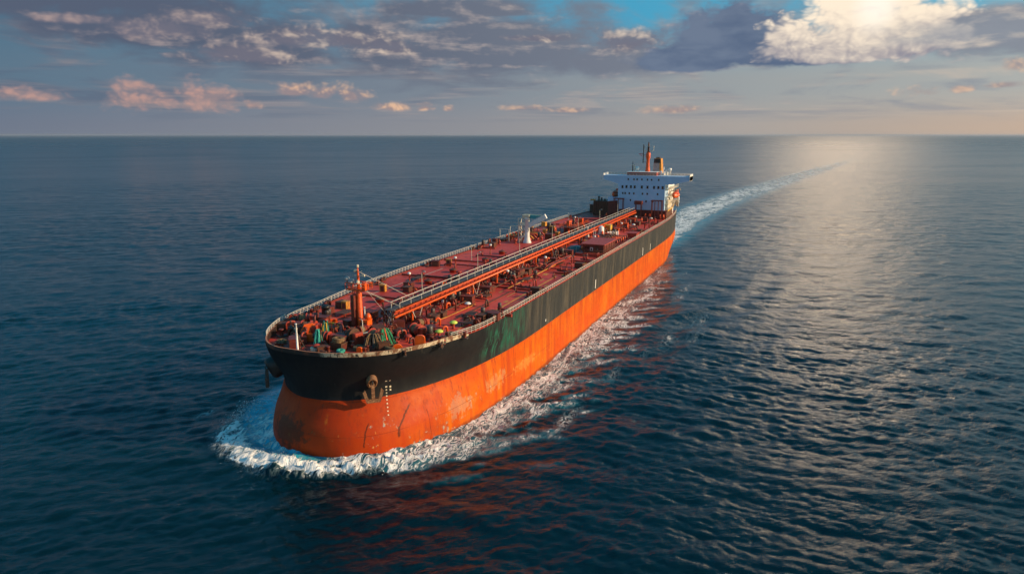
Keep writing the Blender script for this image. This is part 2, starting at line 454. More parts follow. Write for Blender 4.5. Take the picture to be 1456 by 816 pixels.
    me.loops.foreach_set('vertex_index', np.concatenate([quads.ravel(), tri.ravel()]).astype(np.int32))
    me.polygons.add(nq + ntr)
    me.polygons.foreach_set('loop_start', np.concatenate([np.arange(nq) * 4, nq * 4 + np.arange(ntr) * 3]).astype(np.int32))
    me.polygons.foreach_set('use_smooth', np.ones(nq + ntr, dtype=bool))
    me.update(calc_edges=True)
    for nm, arr in (('foam', foam), ('aeration', aer), ('range', np.log10(np.maximum(rr, 30)))):
        at_ = me.attributes.new(nm, 'FLOAT', 'POINT')
        at_.data.foreach_set('value', np.append(arr, 0).astype(np.float32))
    o = bpy.data.objects.new('water', me)
    COL.objects.link(o)
    tag(o, kind='structure')
    return o

def water_material():
    m = bpy.data.materials.new('sea_water'); m.use_nodes = True
    nt = m.node_tree; nt.nodes.clear()
    out = nt.nodes.new('ShaderNodeOutputMaterial')
    def attr(n):
        a = nt.nodes.new('ShaderNodeAttribute'); a.attribute_name = n; return X(nt, a.outputs['Fac'])
    foam, aer, rng = attr('foam'), attr('aeration'), attr('range')
    tcn = nt.nodes.new('ShaderNodeTexCoord')
    ox, oy, oz = xyz(nt, tcn.outputs['Object'])
    a = HEAD + math.radians(200) + math.pi
    u = ox * math.cos(a) + oy * math.sin(a)
    v = oy * math.cos(a) - ox * math.sin(a)
    rip = noise(nt, vec(nt, u * 1.0, v * 0.5, 0.0), 1.0, 5, 0.62, 0.5)
    mid = noise(nt, vec(nt, u * 1.0, v * 0.4, 4.0), 0.075, 3, 0.55, 0.3)
    mid2 = noise(nt, vec(nt, u * 1.0, v * 0.45, 2.0), 0.26, 4, 0.6, 0.4)
    big = noise(nt, vec(nt, u * 1.0, v * 0.3, 12.0), 0.022, 3, 0.6, 0.4)
    gust = noise(nt, vec(nt, u * 1.0, v * 0.3, 8.0), 0.006, 3, 0.5, 0.5)
    # lace of foam: ridged noise drawn out along the ship's course
    n1 = noise(nt, vec(nt, ox * 0.42, oy * 1.0, 2.0), 0.72, 5, 0.62, 1.8)
    n2 = noise(nt, vec(nt, ox * 0.32, oy * 1.0, 6.0), 0.20, 4, 0.6, 1.0)
    n3 = noise(nt, vec(nt, ox * 0.45, oy * 1.0, 16.0), 0.05, 3, 0.6, 0.8)
    ridge = (1.0 - ((n1 - 0.5) * 6.5).abs()).max(0.0)
    patch = ((n2 - 0.5) * 2.6 + (n3 - 0.5) * 1.8 + 0.5).max(0.0).min(1.0)
    cover = ridge * 0.58 + patch * 0.42
    fl = foam + cover * 0.9 - 1.02
    fmask = fl.step(0.0, 0.14)
    thin = fl.step(-0.30, 0.10) * foam.step(0.05, 0.3) * 0.30
    deep = mixc(nt, gust.step(0.35, 0.65), (0.0003, 0.0100, 0.0165), (0.0004, 0.0135, 0.0220))
    deep = mixc(nt, aer, deep, (0.03, 0.42, 0.58))
    b = nt.nodes.new('ShaderNodeBsdfPrincipled')
    col = mixc(nt, thin, deep, (0.30, 0.42, 0.45))
    col = mixc(nt, fmask, col, mixc(nt, (n1 * .6 + n2 * .4 + fl * .35).step(.34, .54), (0.34, 0.58, 0.66), (0.86, 0.86, 0.84)))
    nt.links.new(col.s, b.inputs['Base Color'])
    rough = rng.step(2.2, 4.0, 0.04, 0.30, 'LINEAR') + gust.step(0.4, 0.7, 0.0, 0.04)
    rough = rough + fmask * 0.5
    nt.links.new(rough.s, b.inputs['Roughness'])
    b.inputs['IOR'].default_value = 1.333
    hgt = rip * 0.26 + mid2 * rng.step(2.2, 2.8, 0.0, 0.7) + mid * rng.step(2.2, 2.9, 0.7, 2.2) + big * rng.step(2.6, 3.3, 0.0, 5.0) + fmask * (0.15 + n1 * 0.9)
    bp = nt.nodes.new('ShaderNodeBump')
    bp.inputs['Distance'].default_value = 1.0
    nt.links.new(rng.step(2.6, 3.8, 0.75, 0.60, 'LINEAR').s, bp.inputs['Strength'])
    nt.links.new(hgt.s, bp.inputs['Height'])
    nt.links.new(bp.outputs[0], b.inputs['Normal'])
    nt.links.new(b.outputs[0], out.inputs[0])
    return m
sea = build_sea()
sea.data.materials.append(water_material())

# ------------------------------------------------------------------ mesh helpers
class MB:
    def __init__(s): s.v, s.f, s.sm, s.m = [], [], [], []
    def add(s, vs, fs, smooth=False, mi=0):
        k = len(s.v); s.v += [tuple(v) for v in vs]
        for f in fs: s.f.append([i + k for i in f]); s.sm.append(smooth); s.m.append(mi)
        return s
    def box(s, x0, x1, y0, y1, z0, z1, bev=0.0, mi=0):
        if bev <= 0:
            return s.add([(x, y, z) for z in (z0, z1) for y in (y0, y1) for x in (x0, x1)],
                         [(0, 2, 3, 1), (4, 5, 7, 6), (0, 1, 5, 4), (2, 6, 7, 3), (0, 4, 6, 2), (1, 3, 7, 5)], mi=mi)
        b = bev
        ring = lambda z, i: [(x0 + b + i, y0 + i, z), (x1 - b - i, y0 + i, z), (x1 - i, y0 + b + i, z), (x1 - i, y1 - b - i, z), (x1 - b - i, y1 - i, z), (x0 + b + i, y1 - i, z), (x0 + i, y1 - b - i, z), (x0 + i, y0 + b + i, z)]
        vs = ring(z0, 0) + ring(z1 - b, 0) + ring(z1, b * .8)
        fs = [tuple(range(7, -1, -1)), tuple(range(16, 24))]
        for r in (0, 8):
            for i in range(8): fs.append((r + i, r + (i + 1) % 8, r + 8 + (i + 1) % 8, r + 8 + i))
        return s.add(vs, fs, mi=mi)
    def tube(s, pts, r, n=8, cap=True, closed=False, mi=0):
        pts = [Vector(p) for p in pts]; rs = r if isinstance(r, (list, tuple)) else [r] * len(pts)
        vs, fs = [], []
        up = Vector((0, 0, 1)); prev = None
        N = len(pts)
        for i, p in enumerate(pts):
            if closed: d = pts[(i + 1) % N] - pts[i - 1]
            else: d = pts[min(i + 1, N - 1)] - pts[max(i - 1, 0)]
            d = d.normalized() if d.length > 1e-9 else Vector((0, 0, 1))
            if prev is None:
                a = d.cross(up)
                if a.length < 1e-3: a = d.cross(Vector((1, 0, 0)))
            else: a = prev - d * prev.dot(d)
            a.normalize(); prev = a; b = d.cross(a)
            for k in range(n):
                t = 2 * math.pi * k / n
                vs.append(p + (a * math.cos(t) + b * math.sin(t)) * rs[i])
        M = N if closed else N - 1
        for i in range(M):
            j = (i + 1) % N
            for k in range(n):
                fs.append((i * n + k, i * n + (k + 1) % n, j * n + (k + 1) % n, j * n + k))
        if cap and not closed:
            fs.append(tuple(range(n - 1, -1, -1))); fs.append(tuple(range((N - 1) * n, N * n)))
        return s.add(vs, fs, n > 4, mi)
    def bar(s, a, b, w, h=None, mi=0):
        """square bar from a to b"""
        h = h or w
        a, b = Vector(a), Vector(b); d = (b - a).normalized()
        side = d.cross(Vector((0, 0, 1)))
        if side.length < 1e-3: side = Vector((0, 1, 0))
        side.normalize(); top = side.cross(d)
        vs = [p + side * (i * w / 2) + top * (j * h / 2) for p in (a, b) for i, j in ((-1, -1), (1, -1), (1, 1), (-1, 1))]
        return s.add(vs, [(0, 1, 2, 3), (7, 6, 5, 4), (0, 4, 5, 1), (1, 5, 6, 2), (2, 6, 7, 3), (3, 7, 4, 0)], mi=mi)
    def lathe(s, prof, c=(0, 0, 0), axis='z', n=16, mi=0):
        vs, fs = [], []
        for r, h in prof:
            for k in range(n):
                t = 2 * math.pi * k / n; p, q = r * math.cos(t), r * math.sin(t)
                v = (p, q, h) if axis == 'z' else (h, p, q) if axis == 'x' else (q, h, p)
                vs.append((v[0] + c[0], v[1] + c[1], v[2] + c[2]))
        for i in range(len(prof) - 1):
            for k in range(n): fs.append((i * n + k, i * n + (k + 1) % n, (i + 1) * n + (k + 1) % n, (i + 1) * n + k))
        fs.append(tuple(range(n - 1, -1, -1))); fs.append(tuple(range((len(prof) - 1) * n, len(prof) * n)))
        s.add(vs, fs[:-2], True, mi); k = len(s.v) - len(vs)
        for f in fs[-2:]: s.f.append([i + k for i in f]); s.sm.append(False); s.m.append(mi)
        return s
    def ring(s, c, R, r, axis='z', n=16, m=6, mi=0):
        pts = []
        for k in range(n):
            t = 2 * math.pi * k / n; p, q = R * math.cos(t), R * math.sin(t)
            v = (p, q, 0) if axis == 'z' else (0, p, q) if axis == 'x' else (q, 0, p)
            pts.append((v[0] + c[0], v[1] + c[1], v[2] + c[2]))
        return s.tube(pts, r, m, closed=True, mi=mi)
    def prism(s, poly, x0, x1, axis='x', mi=0):
        """polygon in the (y, z) plane drawn out along x (or in (x, z) along y, or (x, y) along z)"""
        n = len(poly)
        f = {'x': lambda p, a: (a, p[0], p[1]), 'y': lambda p, a: (p[0], a, p[1]), 'z': lambda p, a: (p[0], p[1], a)}[axis]
        vs = [f(p, x0) for p in poly] + [f(p, x1) for p in poly]
        fs = [tuple(range(n - 1, -1, -1)), tuple(range(n, 2 * n))] + [(i, (i + 1) % n, n + (i + 1) % n, n + i) for i in range(n)]
        return s.add(vs, fs, mi=mi)
    def move(s, M):
        s.v = [tuple(M @ Vector(v)) for v in s.v]; return s
    def build(s, name, mat, parent=None, loc=(0, 0, 0), rot=(0, 0, 0)):
        me = bpy.data.meshes.new(name)
        me.from_pydata(s.v, [], s.f); me.polygons.foreach_set('use_smooth', s.sm)
        if any(s.m): me.polygons.foreach_set('material_index', s.m)
        bm = bmesh.new(); bm.from_mesh(me); bmesh.ops.recalc_face_normals(bm, faces=bm.faces); bm.to_mesh(me); bm.free()
        for q in (mat if isinstance(mat, (list, tuple)) else [mat]): me.materials.append(q)
        o = bpy.data.objects.new(name, me); COL.objects.link(o)
        o.location = loc; o.rotation_euler = rot
        if parent is not None: o.parent = parent
        return o
def empty(name, loc=(0, 0, 0), rz=0.0, parent=None):
    o = bpy.data.objects.new(name, None); COL.objects.link(o); o.location = loc; o.rotation_euler = (0, 0, rz)
    o.empty_display_size = .3
    if parent is not None: o.parent = parent
    return o
def dup(o, loc=None, rz=None, scale=None, parent=False):
    c = o.copy(); COL.objects.link(c)
    if loc is not None: c.location = loc
    if rz is not None: c.rotation_euler = (0, 0, rz)
    if scale is not None: c.scale = (scale,) * 3
    if parent is not False: c.parent = parent
    for ch in list(o.children):
        d = dup(ch); d.parent = c
    return c
class Kind:
    """builds the first one, copies it after that"""
    def __init__(s, make): s.make, s.first = make, None
    def put(s, loc, rz=0.0, scale=1.0, parent=None):
        if s.first is None:
            s.first = s.make(); o = s.first
            o.location = loc; o.rotation_euler = (0, 0, rz); o.scale = (scale,) * 3
            if parent is not None: o.parent = parent
            return o
        return dup(s.first, loc, rz, scale, parent if parent is not None else False)

# ------------------------------------------------------------------ materials
def paint(name, col, rough=0.5, var=0.25, rust=0.15, metal=0.0, scale=0.8, rustcol=(0.09, 0.028, 0.010), streak=False):
    m = bpy.data.materials.new(name); m.use_nodes = True; nt = m.node_tree
    b = nt.nodes['Principled BSDF']
    tcn = nt.nodes.new('ShaderNodeTexCoord')
    g = nt.nodes.new('ShaderNodeNewGeometry')
    px, py, pz = xyz(nt, g.outputs['Position'])
    p = vec(nt, px, py, pz * (0.25 if streak else 1.0))
    n1 = noise(nt, p, scale, 5, 0.6)
    n2 = noise(nt, p, scale * 3.1, 4, 0.6, 0.5)
    c = mixc(nt, n1.step(0.3, 0.7), tuple(v * (1 - var) for v in col), tuple(min(1, v * (1 + var * .6)) for v in col))
    c = mixc(nt, (n2 * 0.6 + n1 * 0.4).step(0.62 - rust * .45, 0.70 - rust * .3) * min(1.0, .35 + rust), c, rustcol)
    nt.links.new(c.s, b.inputs['Base Color'])
    nt.links.new((n2 * 0.3 + (rough - 0.15)).s, b.inputs['Roughness'])
    b.inputs['Metallic'].default_value = metal
    return m
M = dict(
    white=paint('white_paint', (0.72, 0.72, 0.69), .45, .12, .12),
    cream=paint('cream_paint', (0.66, 0.58, 0.42), .5, .15, .25),
    rail=paint('rail_paint', (0.62, 0.58, 0.50), .5, .2, .25, scale=2.5),
    orange=paint('orange_paint', (0.70, 0.085, 0.006), .45, .25, .15),
    bright=paint('bright_orange', (0.76, 0.105, 0.008), .4, .15, .05),
    red=paint('oxide_red_paint', (0.36, 0.040, 0.018), .5, .3, .2),
    dark=paint('dark_red_paint', (0.15, 0.022, 0.012), .55, .4, .3),
    brown=paint('rusty_brown', (0.11, 0.040, 0.018), .65, .4, .5),
    steel=paint('grimy_steel', (0.055, 0.050, 0.046), .5, .4, .3),
    grey=paint('grey_paint', (0.28, 0.29, 0.30), .5, .25, .15),
    black=paint('black_paint', (0.012, 0.012, 0.013), .45, .4, .05),
    yellow=paint('yellow_paint', (0.62, 0.36, 0.02), .5, .25, .2),
    gold=paint('mustard_paint', (0.55, 0.24, 0.03), .5, .25, .2),
    blue=paint('sky_tinted_white', (0.36, 0.54, 0.74), .5, .06, .02, scale=.35),  # white of the house front, with blue sky-lit shade put into the colour
    teal=paint('teal_cover', (0.03, 0.26, 0.30), .6, .25, .03),
    green=paint('green_rope', (0.015, 0.19, 0.085), .8, .5, .0, scale=3),
    aqua=paint('aqua_rope', (0.04, 0.36, 0.28), .8, .4, .0, scale=3),
    lime=paint('lime_paint', (0.50, 0.62, 0.08), .5, .2, .05),
    ropey=paint('yellow_rope', (0.66, 0.38, 0.02), .8, .4, .0, scale=3),
    ropeb=paint('brown_rope', (0.20, 0.12, 0.055), .85, .5, .0, scale=3),
    pink=paint('faded_pink', (0.52, 0.10, 0.12), .6, .3, .1),
    anchor=paint('rusted_iron', (0.30, 0.150, 0.070), .7, .5, .4),
)
def glass():
    m = bpy.data.materials.new('dark_glass'); m.use_nodes = True
    b = m.node_tree.nodes['Principled BSDF']; b.inputs['Base Color'].default_value = (0.006, 0.008, 0.012, 1); b.inputs['Roughness'].default_value = .12
    return m
M['glass'] = glass()

def hull_material():
    m = bpy.data.materials.new('hull_paint'); m.use_nodes = True; nt = m.node_tree
    b = nt.nodes['Principled BSDF']
    tcn = nt.nodes.new('ShaderNodeTexCoord'); x, y, z = xyz(nt, tcn.outputs['Object'])
    st = noise(nt, vec(nt, x * 0.55, y * 0.55, z * 0.05), 1.0, 5, .62)           # vertical runs
    st2 = noise(nt, vec(nt, x * 2.2, y * 2.2, z * 0.10, ), 1.0, 4, .6)
    bl = noise(nt, vec(nt, x * 0.10, y * 0.10, z * 0.14), 1.0, 5, .6)            # broad patches
    fi = noise(nt, vec(nt, x, y, z), 0.9, 6, .65, .4)
    hz = noise(nt, vec(nt, x * 0.05, y * 0.05, z * 0.8), 1.0, 4, .6)
    # topsides
    aft = (x * -1.0).step(-100, -55)
    blk = mixc(nt, aft, (0.011, 0.012, 0.014), (0.034, 0.037, 0.037))
    blk = mixc(nt, st.step(.42, .66) * (aft * .5 + .05), blk, (0.120, 0.104, 0.078))
    blk = mixc(nt, st2.step(.52, .66) * .75, blk, (0.016, 0.017, 0.018))
    blk = mixc(nt, st2.step(.40, .30) * st.step(.5, .62) * aft * .4, blk, (0.22, 0.19, 0.14))
    blk = mixc(nt, (bl * .5 + st2 * .5).step(.60, .72) * .45, blk, (0.20, 0.15, 0.085))
    gm = x.step(70, 77) * (1.0 - x.step(87, 95)) * y.step(2, 6) * z.step(9.5, 12.5)
    blk = mixc(nt, gm * (st * .5 + st2 * .5).step(.46, .58), blk, (0.015, 0.088, 0.058))
    blk = mixc(nt, gm * st2.step(.58, .66) * .6, blk, (0.03, 0.20, 0.135))
    blk = mixc(nt, (fi * .6 + st2 * .4).step(.60, .68) * z.step(14, 18) * .6 * aft, blk, (0.10, 0.035, 0.014))
    # boot topping
    org = mixc(nt, bl.step(.35, .65), (0.50, 0.066, 0.000), (0.62, 0.150, 0.002))
    org = mixc(nt, x.step(96, 120) * .85, org, (0.40, 0.030, 0.004))
    org = mixc(nt, (st * .5 + bl * .5).step(.45, .60) * .75, org, (0.38, 0.034, 0.004))
    org = mixc(nt, st2.step(.52, .64) * st.step(.42, .6) * z.step(3.5, 9.5) * .65, org, (0.20, 0.028, 0.008))
    org = mixc(nt, (bl * .4 + st * .6).step(.40, .30) * .6 * z.step(9.5, 6), org, (0.70, 0.22, 0.02))
    org = mixc(nt, (fi * .55 + st2 * .45).step(.53, .63) * .60, org, (0.30, 0.040, 0.012))
    org = mixc(nt, (fi * .7 + bl * .3).step(.60, .68) * z.step(9, 4) * .7, org, (0.80, 0.42, 0.10))
    sc = (bl * .6 + fi * .4).step(.58, .63) * z.step(7.5, 5.5) * x.step(60, 80) * y.step(0, 5)
    org = mixc(nt, sc * st2.step(.46, .56), org, (0.34, 0.32, 0.28))
    # bare dark scrape on the starboard shoulder of the forefoot
    sx = (x - 119) * .12; sy = (y + 3.5) * .15; sz = (z - 4.0) * .26
    scrape = (1.0 - (sx * sx + sy * sy + sz * sz).sqrt() + (fi - .5) * 1.6).step(.15, .5)
    org = mixc(nt, scrape * .8, org, (0.055, 0.024, 0.014))
    org = mixc(nt, (z + (fi - .5) * 1.6).step(1.1, .2) * .7, org, (0.13, 0.030, 0.010))
    def spot(cx, cz, rx, rz, lo_, hi_):
        a_ = (x - cx) * (1 / rx); b_ = (z - cz) * (1 / rz)
        return (1.0 - (a_ * a_ + b_ * b_).sqrt() + (fi - .5) * 3.0 + (st2 - .5) * 1.6).step(lo_, hi_) * y.step(0, 4) * .45
    org = mixc(nt, spot(100, 4.2, 6, 2.8, .25, .55) * .75, org, (0.42, 0.33, 0.22))
    org = mixc(nt, spot(87, 5.0, 6, 2.6, .3, .6) * .7, org, (0.50, 0.34, 0.16))
    org = mixc(nt, spot(72, 4.6, 12, 2.4, .45, .8) * .6, org, (0.86, 0.42, 0.10))
    org = mixc(nt, spot(107, 2.2, 9, 1.6, .2, .8) * .6, org, (0.24, 0.05, 0.016))
    # plate seams
    def seam(q, period, w):
        n = q._m('PINGPONG', q, period); return n.step(w, w * .3)
    def vline(cy, z0, z1): return (y + (fi - .5) * .5 - cy).abs().step(.16, .05) * z.step(z0, z0 + .5) * z.step(z1, z1 - .5) * x.step(90, 100)
    org = mixc(nt, vline(10.6, 2.4, 6.6).max(vline(14.4, 3.0, 8.2)) * .8, org, (0.06, 0.016, 0.008))
    sm = (seam(x + hz * .5, 9.0, .09) * st.step(.45, .6)).max(seam(z + 0.7, 2.6, .06) * bl.step(.4, .6))
    org = mixc(nt, sm * .75, org, (0.15, 0.022, 0.008))
    zb = z + (st2 - .5) * .10
    c = mixc(nt, zb.step(9.97, 10.06), org, blk)
    nt.links.new(c.s, b.inputs['Base Color'])
    nt.links.new((fi * .35 + .38).s, b.inputs['Roughness']); b.inputs['Specular IOR Level'].default_value = .16
    bp = nt.nodes.new('ShaderNodeBump'); bp.inputs['Strength'].default_value = .65; bp.inputs['Distance'].default_value = .12
    plates = noise(nt, vec(nt, x * .28, y * .28, z * .35), 1.0, 3, .5)
    nt.links.new((plates + sm * -.25 + fi * .12).s, bp.inputs['Height'])
    nt.links.new(bp.outputs[0], b.inputs['Normal'])
    return m
def deck_material():
    m = bpy.data.materials.new('deck_paint'); m.use_nodes = True; nt = m.node_tree
    b = nt.nodes['Principled BSDF']
    tcn = nt.nodes.new('ShaderNodeTexCoord'); x, y, z = xyz(nt, tcn.outputs['Object'])
    p = vec(nt, x * .7, y, z)
    a = noise(nt, p, .07, 5, .6, .4); f = noise(nt, p, .9, 6, .65, .3); g = noise(nt, vec(nt, x * .15, y, z), .5, 5, .62, .6)
    c = mixc(nt, a.step(.35, .65), (0.48, 0.046, 0.030), (0.60, 0.080, 0.052))
    c = mixc(nt, f.step(.52, .70) * .5, c, (0.20, 0.028, 0.022))
    c = mixc(nt, (g * .6 + f * .4).step(.57, .66) * .45, c, (0.46, 0.11, 0.085))
    c = mixc(nt, (g * .5 + a * .5).step(.58, .70) * .5, c, (0.33, 0.12, 0.03))
    def seam(q, period, w):
        n = q._m('PINGPONG', q, period); return n.step(w, w * .3)
    sm = seam(x, 5.2, .07).max(seam(y + .8, 3.7, .05))
    c = mixc(nt, sm * .5, c, (0.10, 0.018, 0.012))
    nt.links.new(c.s, b.inputs['Base Color'])
    nt.links.new((f * .3 + .40).s, b.inputs['Roughness']); b.inputs['Specular IOR Level'].default_value = .25
    bp = nt.nodes.new('ShaderNodeBump'); bp.inputs['Strength'].default_value = .3; bp.inputs['Distance'].default_value = .06
    nt.links.new((a * 2.0 + f * .4 + sm * .5).s, bp.inputs['Height']); nt.links.new(bp.outputs[0], b.inputs['Normal'])
    return m

# ------------------------------------------------------------------ the ship: hull and deck
ship = empty('tanker_ship')
tag(ship, 'long oil tanker with orange lower hull, black topsides and red deck under way at sea', 'ship')
DK = 18.0
def ztop(x): return 18.12 + 0.55 * smooth((x - 92) / 14.0)
def build_hull():
    T = [0.0, .004, .012] + [i / 34 * .62 for i in range(1, 35)]
    k = 46
    T += [.62 + .38 * (1 - (1 - i / k) ** 2.6) for i in range(1, k + 1)]
    zs = [-5, -3.5, -2, -1, 0, 1, 2, 3, 4, 5, 6, 7, 8, 9, 10, 11, 12, 13, 14, 15, 16, 17, 18, None]
    vs = []; n = len(T)
    for z in zs:
        zz = 18.3 if z is None else z
        xs, xt = stern_x(zz), lev(zz)[1]
        row = []
        for t in T:
            x = xs + (xt - xs) * t
            row.append((x, half_breadth(x, zz), half_breadth(x, zz, -1), zz if z is not None else ztop(x)))
        for x, h, g, q in row: vs.append((x, YC + h, q))
        for x, h, g, q in reversed(row[:-1]): vs.append((x, YC - g, q))
    m = 2 * n - 1; fs = []
    for l in range(len(zs) - 1):
        for i in range(m):
            j = (i + 1) % m
            fs.append((l * m + i, l * m + j, (l + 1) * m + j, (l + 1) * m + i))
    fs.append(tuple(range(m - 1, -1, -1)))
    return MB().add(vs, fs, True)
hull = build_hull().build('hull', hull_material(), ship)
def outline(x, off=0.0, side=1):
    return half_breadth(x, 18.0, side) - off
def deck_mesh():
    xs = [-132.7] + [-132 + 4 * i for i in range(int(224 / 4) + 1)] + [95, 98, 101, 104, 106.5, 109, 111, 113, 114.8, 116.4, 117.8, 119, 119.9, 120.6, 121.1, 121.35]
    mb = MB(); vs = []; fs = []; n = 9
    for x in xs:
        hp, hs = outline(x, .06), outline(x, .06, -1)
        for j in range(n):
            s = -1 + 2 * j / (n - 1)
            h = hp if s > 0 else hs
            vs.append((x, YC + h * s, DK + 0.22 * (1 - s * s)))
    for i in range(len(xs) - 1):
        for j in range(n - 1): fs.append((i * n + j, (i + 1) * n + j, (i + 1) * n + j + 1, i * n + j + 1))
    return mb.add(vs, fs, True)
deck_mesh().build('deck', deck_material(), ship)
DZ = DK + .2

def edge_path(x0, x1, side, step=1.5, off=0.0, z=None):
    """points along the deck edge from x0 forward to x1"""
    pts = []; x = x0
    while True:
        h = outline(min(x, 121.5), off, side)
        pts.append(Vector((x, YC + side * h, z if z is not None else ztop(x))))
        if x >= x1: break
        d = step if x < 100 else step * (.7 if x < 112 else .4 if x < 118 else .22 if x < 121 else .1)
        x = min(x1, x + d)
    return pts
def resample(pts, d):
    out = [pts[0]]; acc = 0
    for a, b in zip(pts, pts[1:]):
        L = (b - a).length
        while acc + L >= d:
            t = (d - acc) / L; a = a.lerp(b, t); out.append(a); L = (b - a).length; acc = 0
        acc += L
    return out
def guard_rail(pts, h=1.15, r=.045, rails=(.36, .72, 1.0), gap=1.5):
    mb = MB()
    for p in resample(pts, gap): mb.bar(p, p + Vector((0, 0, h)), .085)
    for q in rails: mb.tube([p + Vector((0, 0, h * q)) for p in pts], r if q < 1 else r * 1.35, 5)
    return mb
# bulwark round the bow: worn cream on the port side, dark to starboard
def bulwark():
    p = edge_path(99, 121.5, 1, .8); s_ = edge_path(99, 121.5, -1, .8)
    path = p + list(reversed(s_[:-1]))
    mb = MB(); vs = []; fs = []
    N = len(path)
    for i, q in enumerate(path):
        t = (path[min(i + 1, N - 1)] - path[max(i - 1, 0)]).normalized()
        nrm = Vector((0, 0, 1)).cross(t); nrm.z = 0; nrm.normalize()
        if nrm.dot(q - Vector((60, YC, q.z))) < 0: nrm = -nrm
        h = 0.62 * smooth((q.x - 99) / 6.0) + .05
        o, n_ = q + nrm * .035, q - nrm * .22
        vs += [(o.x, o.y, q.z - .25), (o.x, o.y, q.z + h), (n_.x, n_.y, q.z + h), (n_.x, n_.y, q.z - .6)]
    for i in range(N - 1):
        for k in range(4): fs.append((i * 4 + k, i * 4 + (k + 1) % 4, i * 4 + 4 + (k + 1) % 4, i * 4 + 4 + k))
    return mb.add(vs, fs)
def bulwark_material():
    m = bpy.data.materials.new('bulwark_paint'); m.use_nodes = True; nt = m.node_tree; b = nt.nodes['Principled BSDF']
    tcn = nt.nodes.new('ShaderNodeTexCoord'); x, y, z = xyz(nt, tcn.outputs['Object'])
    f = noise(nt, vec(nt, x, y, z), .8, 6, .65, .5); f2 = noise(nt, vec(nt, x * 2, y * 2, z * .5), 1.2, 4, .6)
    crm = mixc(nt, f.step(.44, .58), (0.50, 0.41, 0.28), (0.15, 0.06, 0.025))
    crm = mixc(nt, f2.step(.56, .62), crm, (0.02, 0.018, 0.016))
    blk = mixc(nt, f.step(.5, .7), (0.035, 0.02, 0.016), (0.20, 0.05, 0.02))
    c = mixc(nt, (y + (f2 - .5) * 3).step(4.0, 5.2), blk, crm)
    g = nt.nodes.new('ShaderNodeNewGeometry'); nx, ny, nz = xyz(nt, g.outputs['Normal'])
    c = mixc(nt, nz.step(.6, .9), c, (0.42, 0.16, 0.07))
    nt.links.new(c.s, b.inputs['Base Color']); b.inputs['Roughness'].default_value = .55
    return m
bulwark().build('bulwark', bulwark_material(), ship)
guard_rail(edge_path(-131.5, 104, 1, 2.0, .18)).build('guard_rail', M['rail'], ship)
guard_rail(edge_path(-131.5, 106, -1, 2.0, .18)).build('guard_rail', M['rail'], ship)
guard_rail([p + Vector((0, 0, .75)) for p in edge_path(106.5, 117.5, -1, 1.2, .15)], h=.8).build('guard_rail', M['rail'], ship)
# waterway bar along the deck edge
for sd in (1, -1):
    pts = edge_path(-131, 99, sd, 3.0, .55, DK + .12)
    mb = MB()
    for a, b in zip(pts, pts[1:]): mb.bar(a, b, .12, .34)
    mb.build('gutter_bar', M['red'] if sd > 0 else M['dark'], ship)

# draft marks and pilot marks on the topsides
def hull_point(x, z, side=1, off=.03):
    y = YC + side * half_breadth(x, z, side)
    dyx = (half_breadth(x + .2, z, side) - half_breadth(x - .2, z, side)) / .4
    dyz = (half_breadth(x, z + .2, side) - half_breadth(x, z - .2, side)) / .4
    n = Vector((-dyx, side, -dyz)).normalized()
    return Vector((x, y, z)) + n * off, n
def mark(mb, x, z, w, h):
    p, n = hull_point(x, z)
    t = Vector((0, 0, 1)).cross(n).normalized(); u = n.cross(t)
    vs = [p + t * (a * w / 2) + u * (b * h / 2) + n * c for c in (0, .02) for a, b in ((-1, -1), (1, -1), (1, 1), (-1, 1))]
    mb.add(vs, [(0, 3, 2, 1), (4, 5, 6, 7), (0, 1, 5, 4), (1, 2, 6, 5), (2, 3, 7, 6), (3, 0, 4, 7)])
for i in range(11):
    z = 12.9 - i * .58
    lo, hi_ = 95.0, 118.0
    for _ in range(40):
        mid_ = (lo + hi_) / 2
        lo, hi_ = (mid_, hi_) if half_breadth(mid_, z) > 13.3 else (lo, mid_)
    lo = lo * .45 + 114.1 * .55
    mb = MB(); mark(mb, lo, z, .24 if i > 2 else .36, .24); mb.build('draft_mark', M['cream'], ship)
    if i in (0, 2, 3):
        mb = MB(); mark(mb, lo - .6, z - .1, .3, .34); mb.build('draft_mark', M['cream'], ship)
for x, z0, z1, w in ((19.0, 10.6, 13.2, .55), (-42, 10.6, 13.4, .6), (-55, 10.6, 13.0, .5), (60, 11.0, 11.6, .35), (107.5, 12.3, 12.8, .3), (104.5, 12.2, 12.6, .3)):
    mb = MB(); mark(mb, x, (z0 + z1) / 2, w, z1 - z0); mb.build('pilot_mark', M['white'], ship)

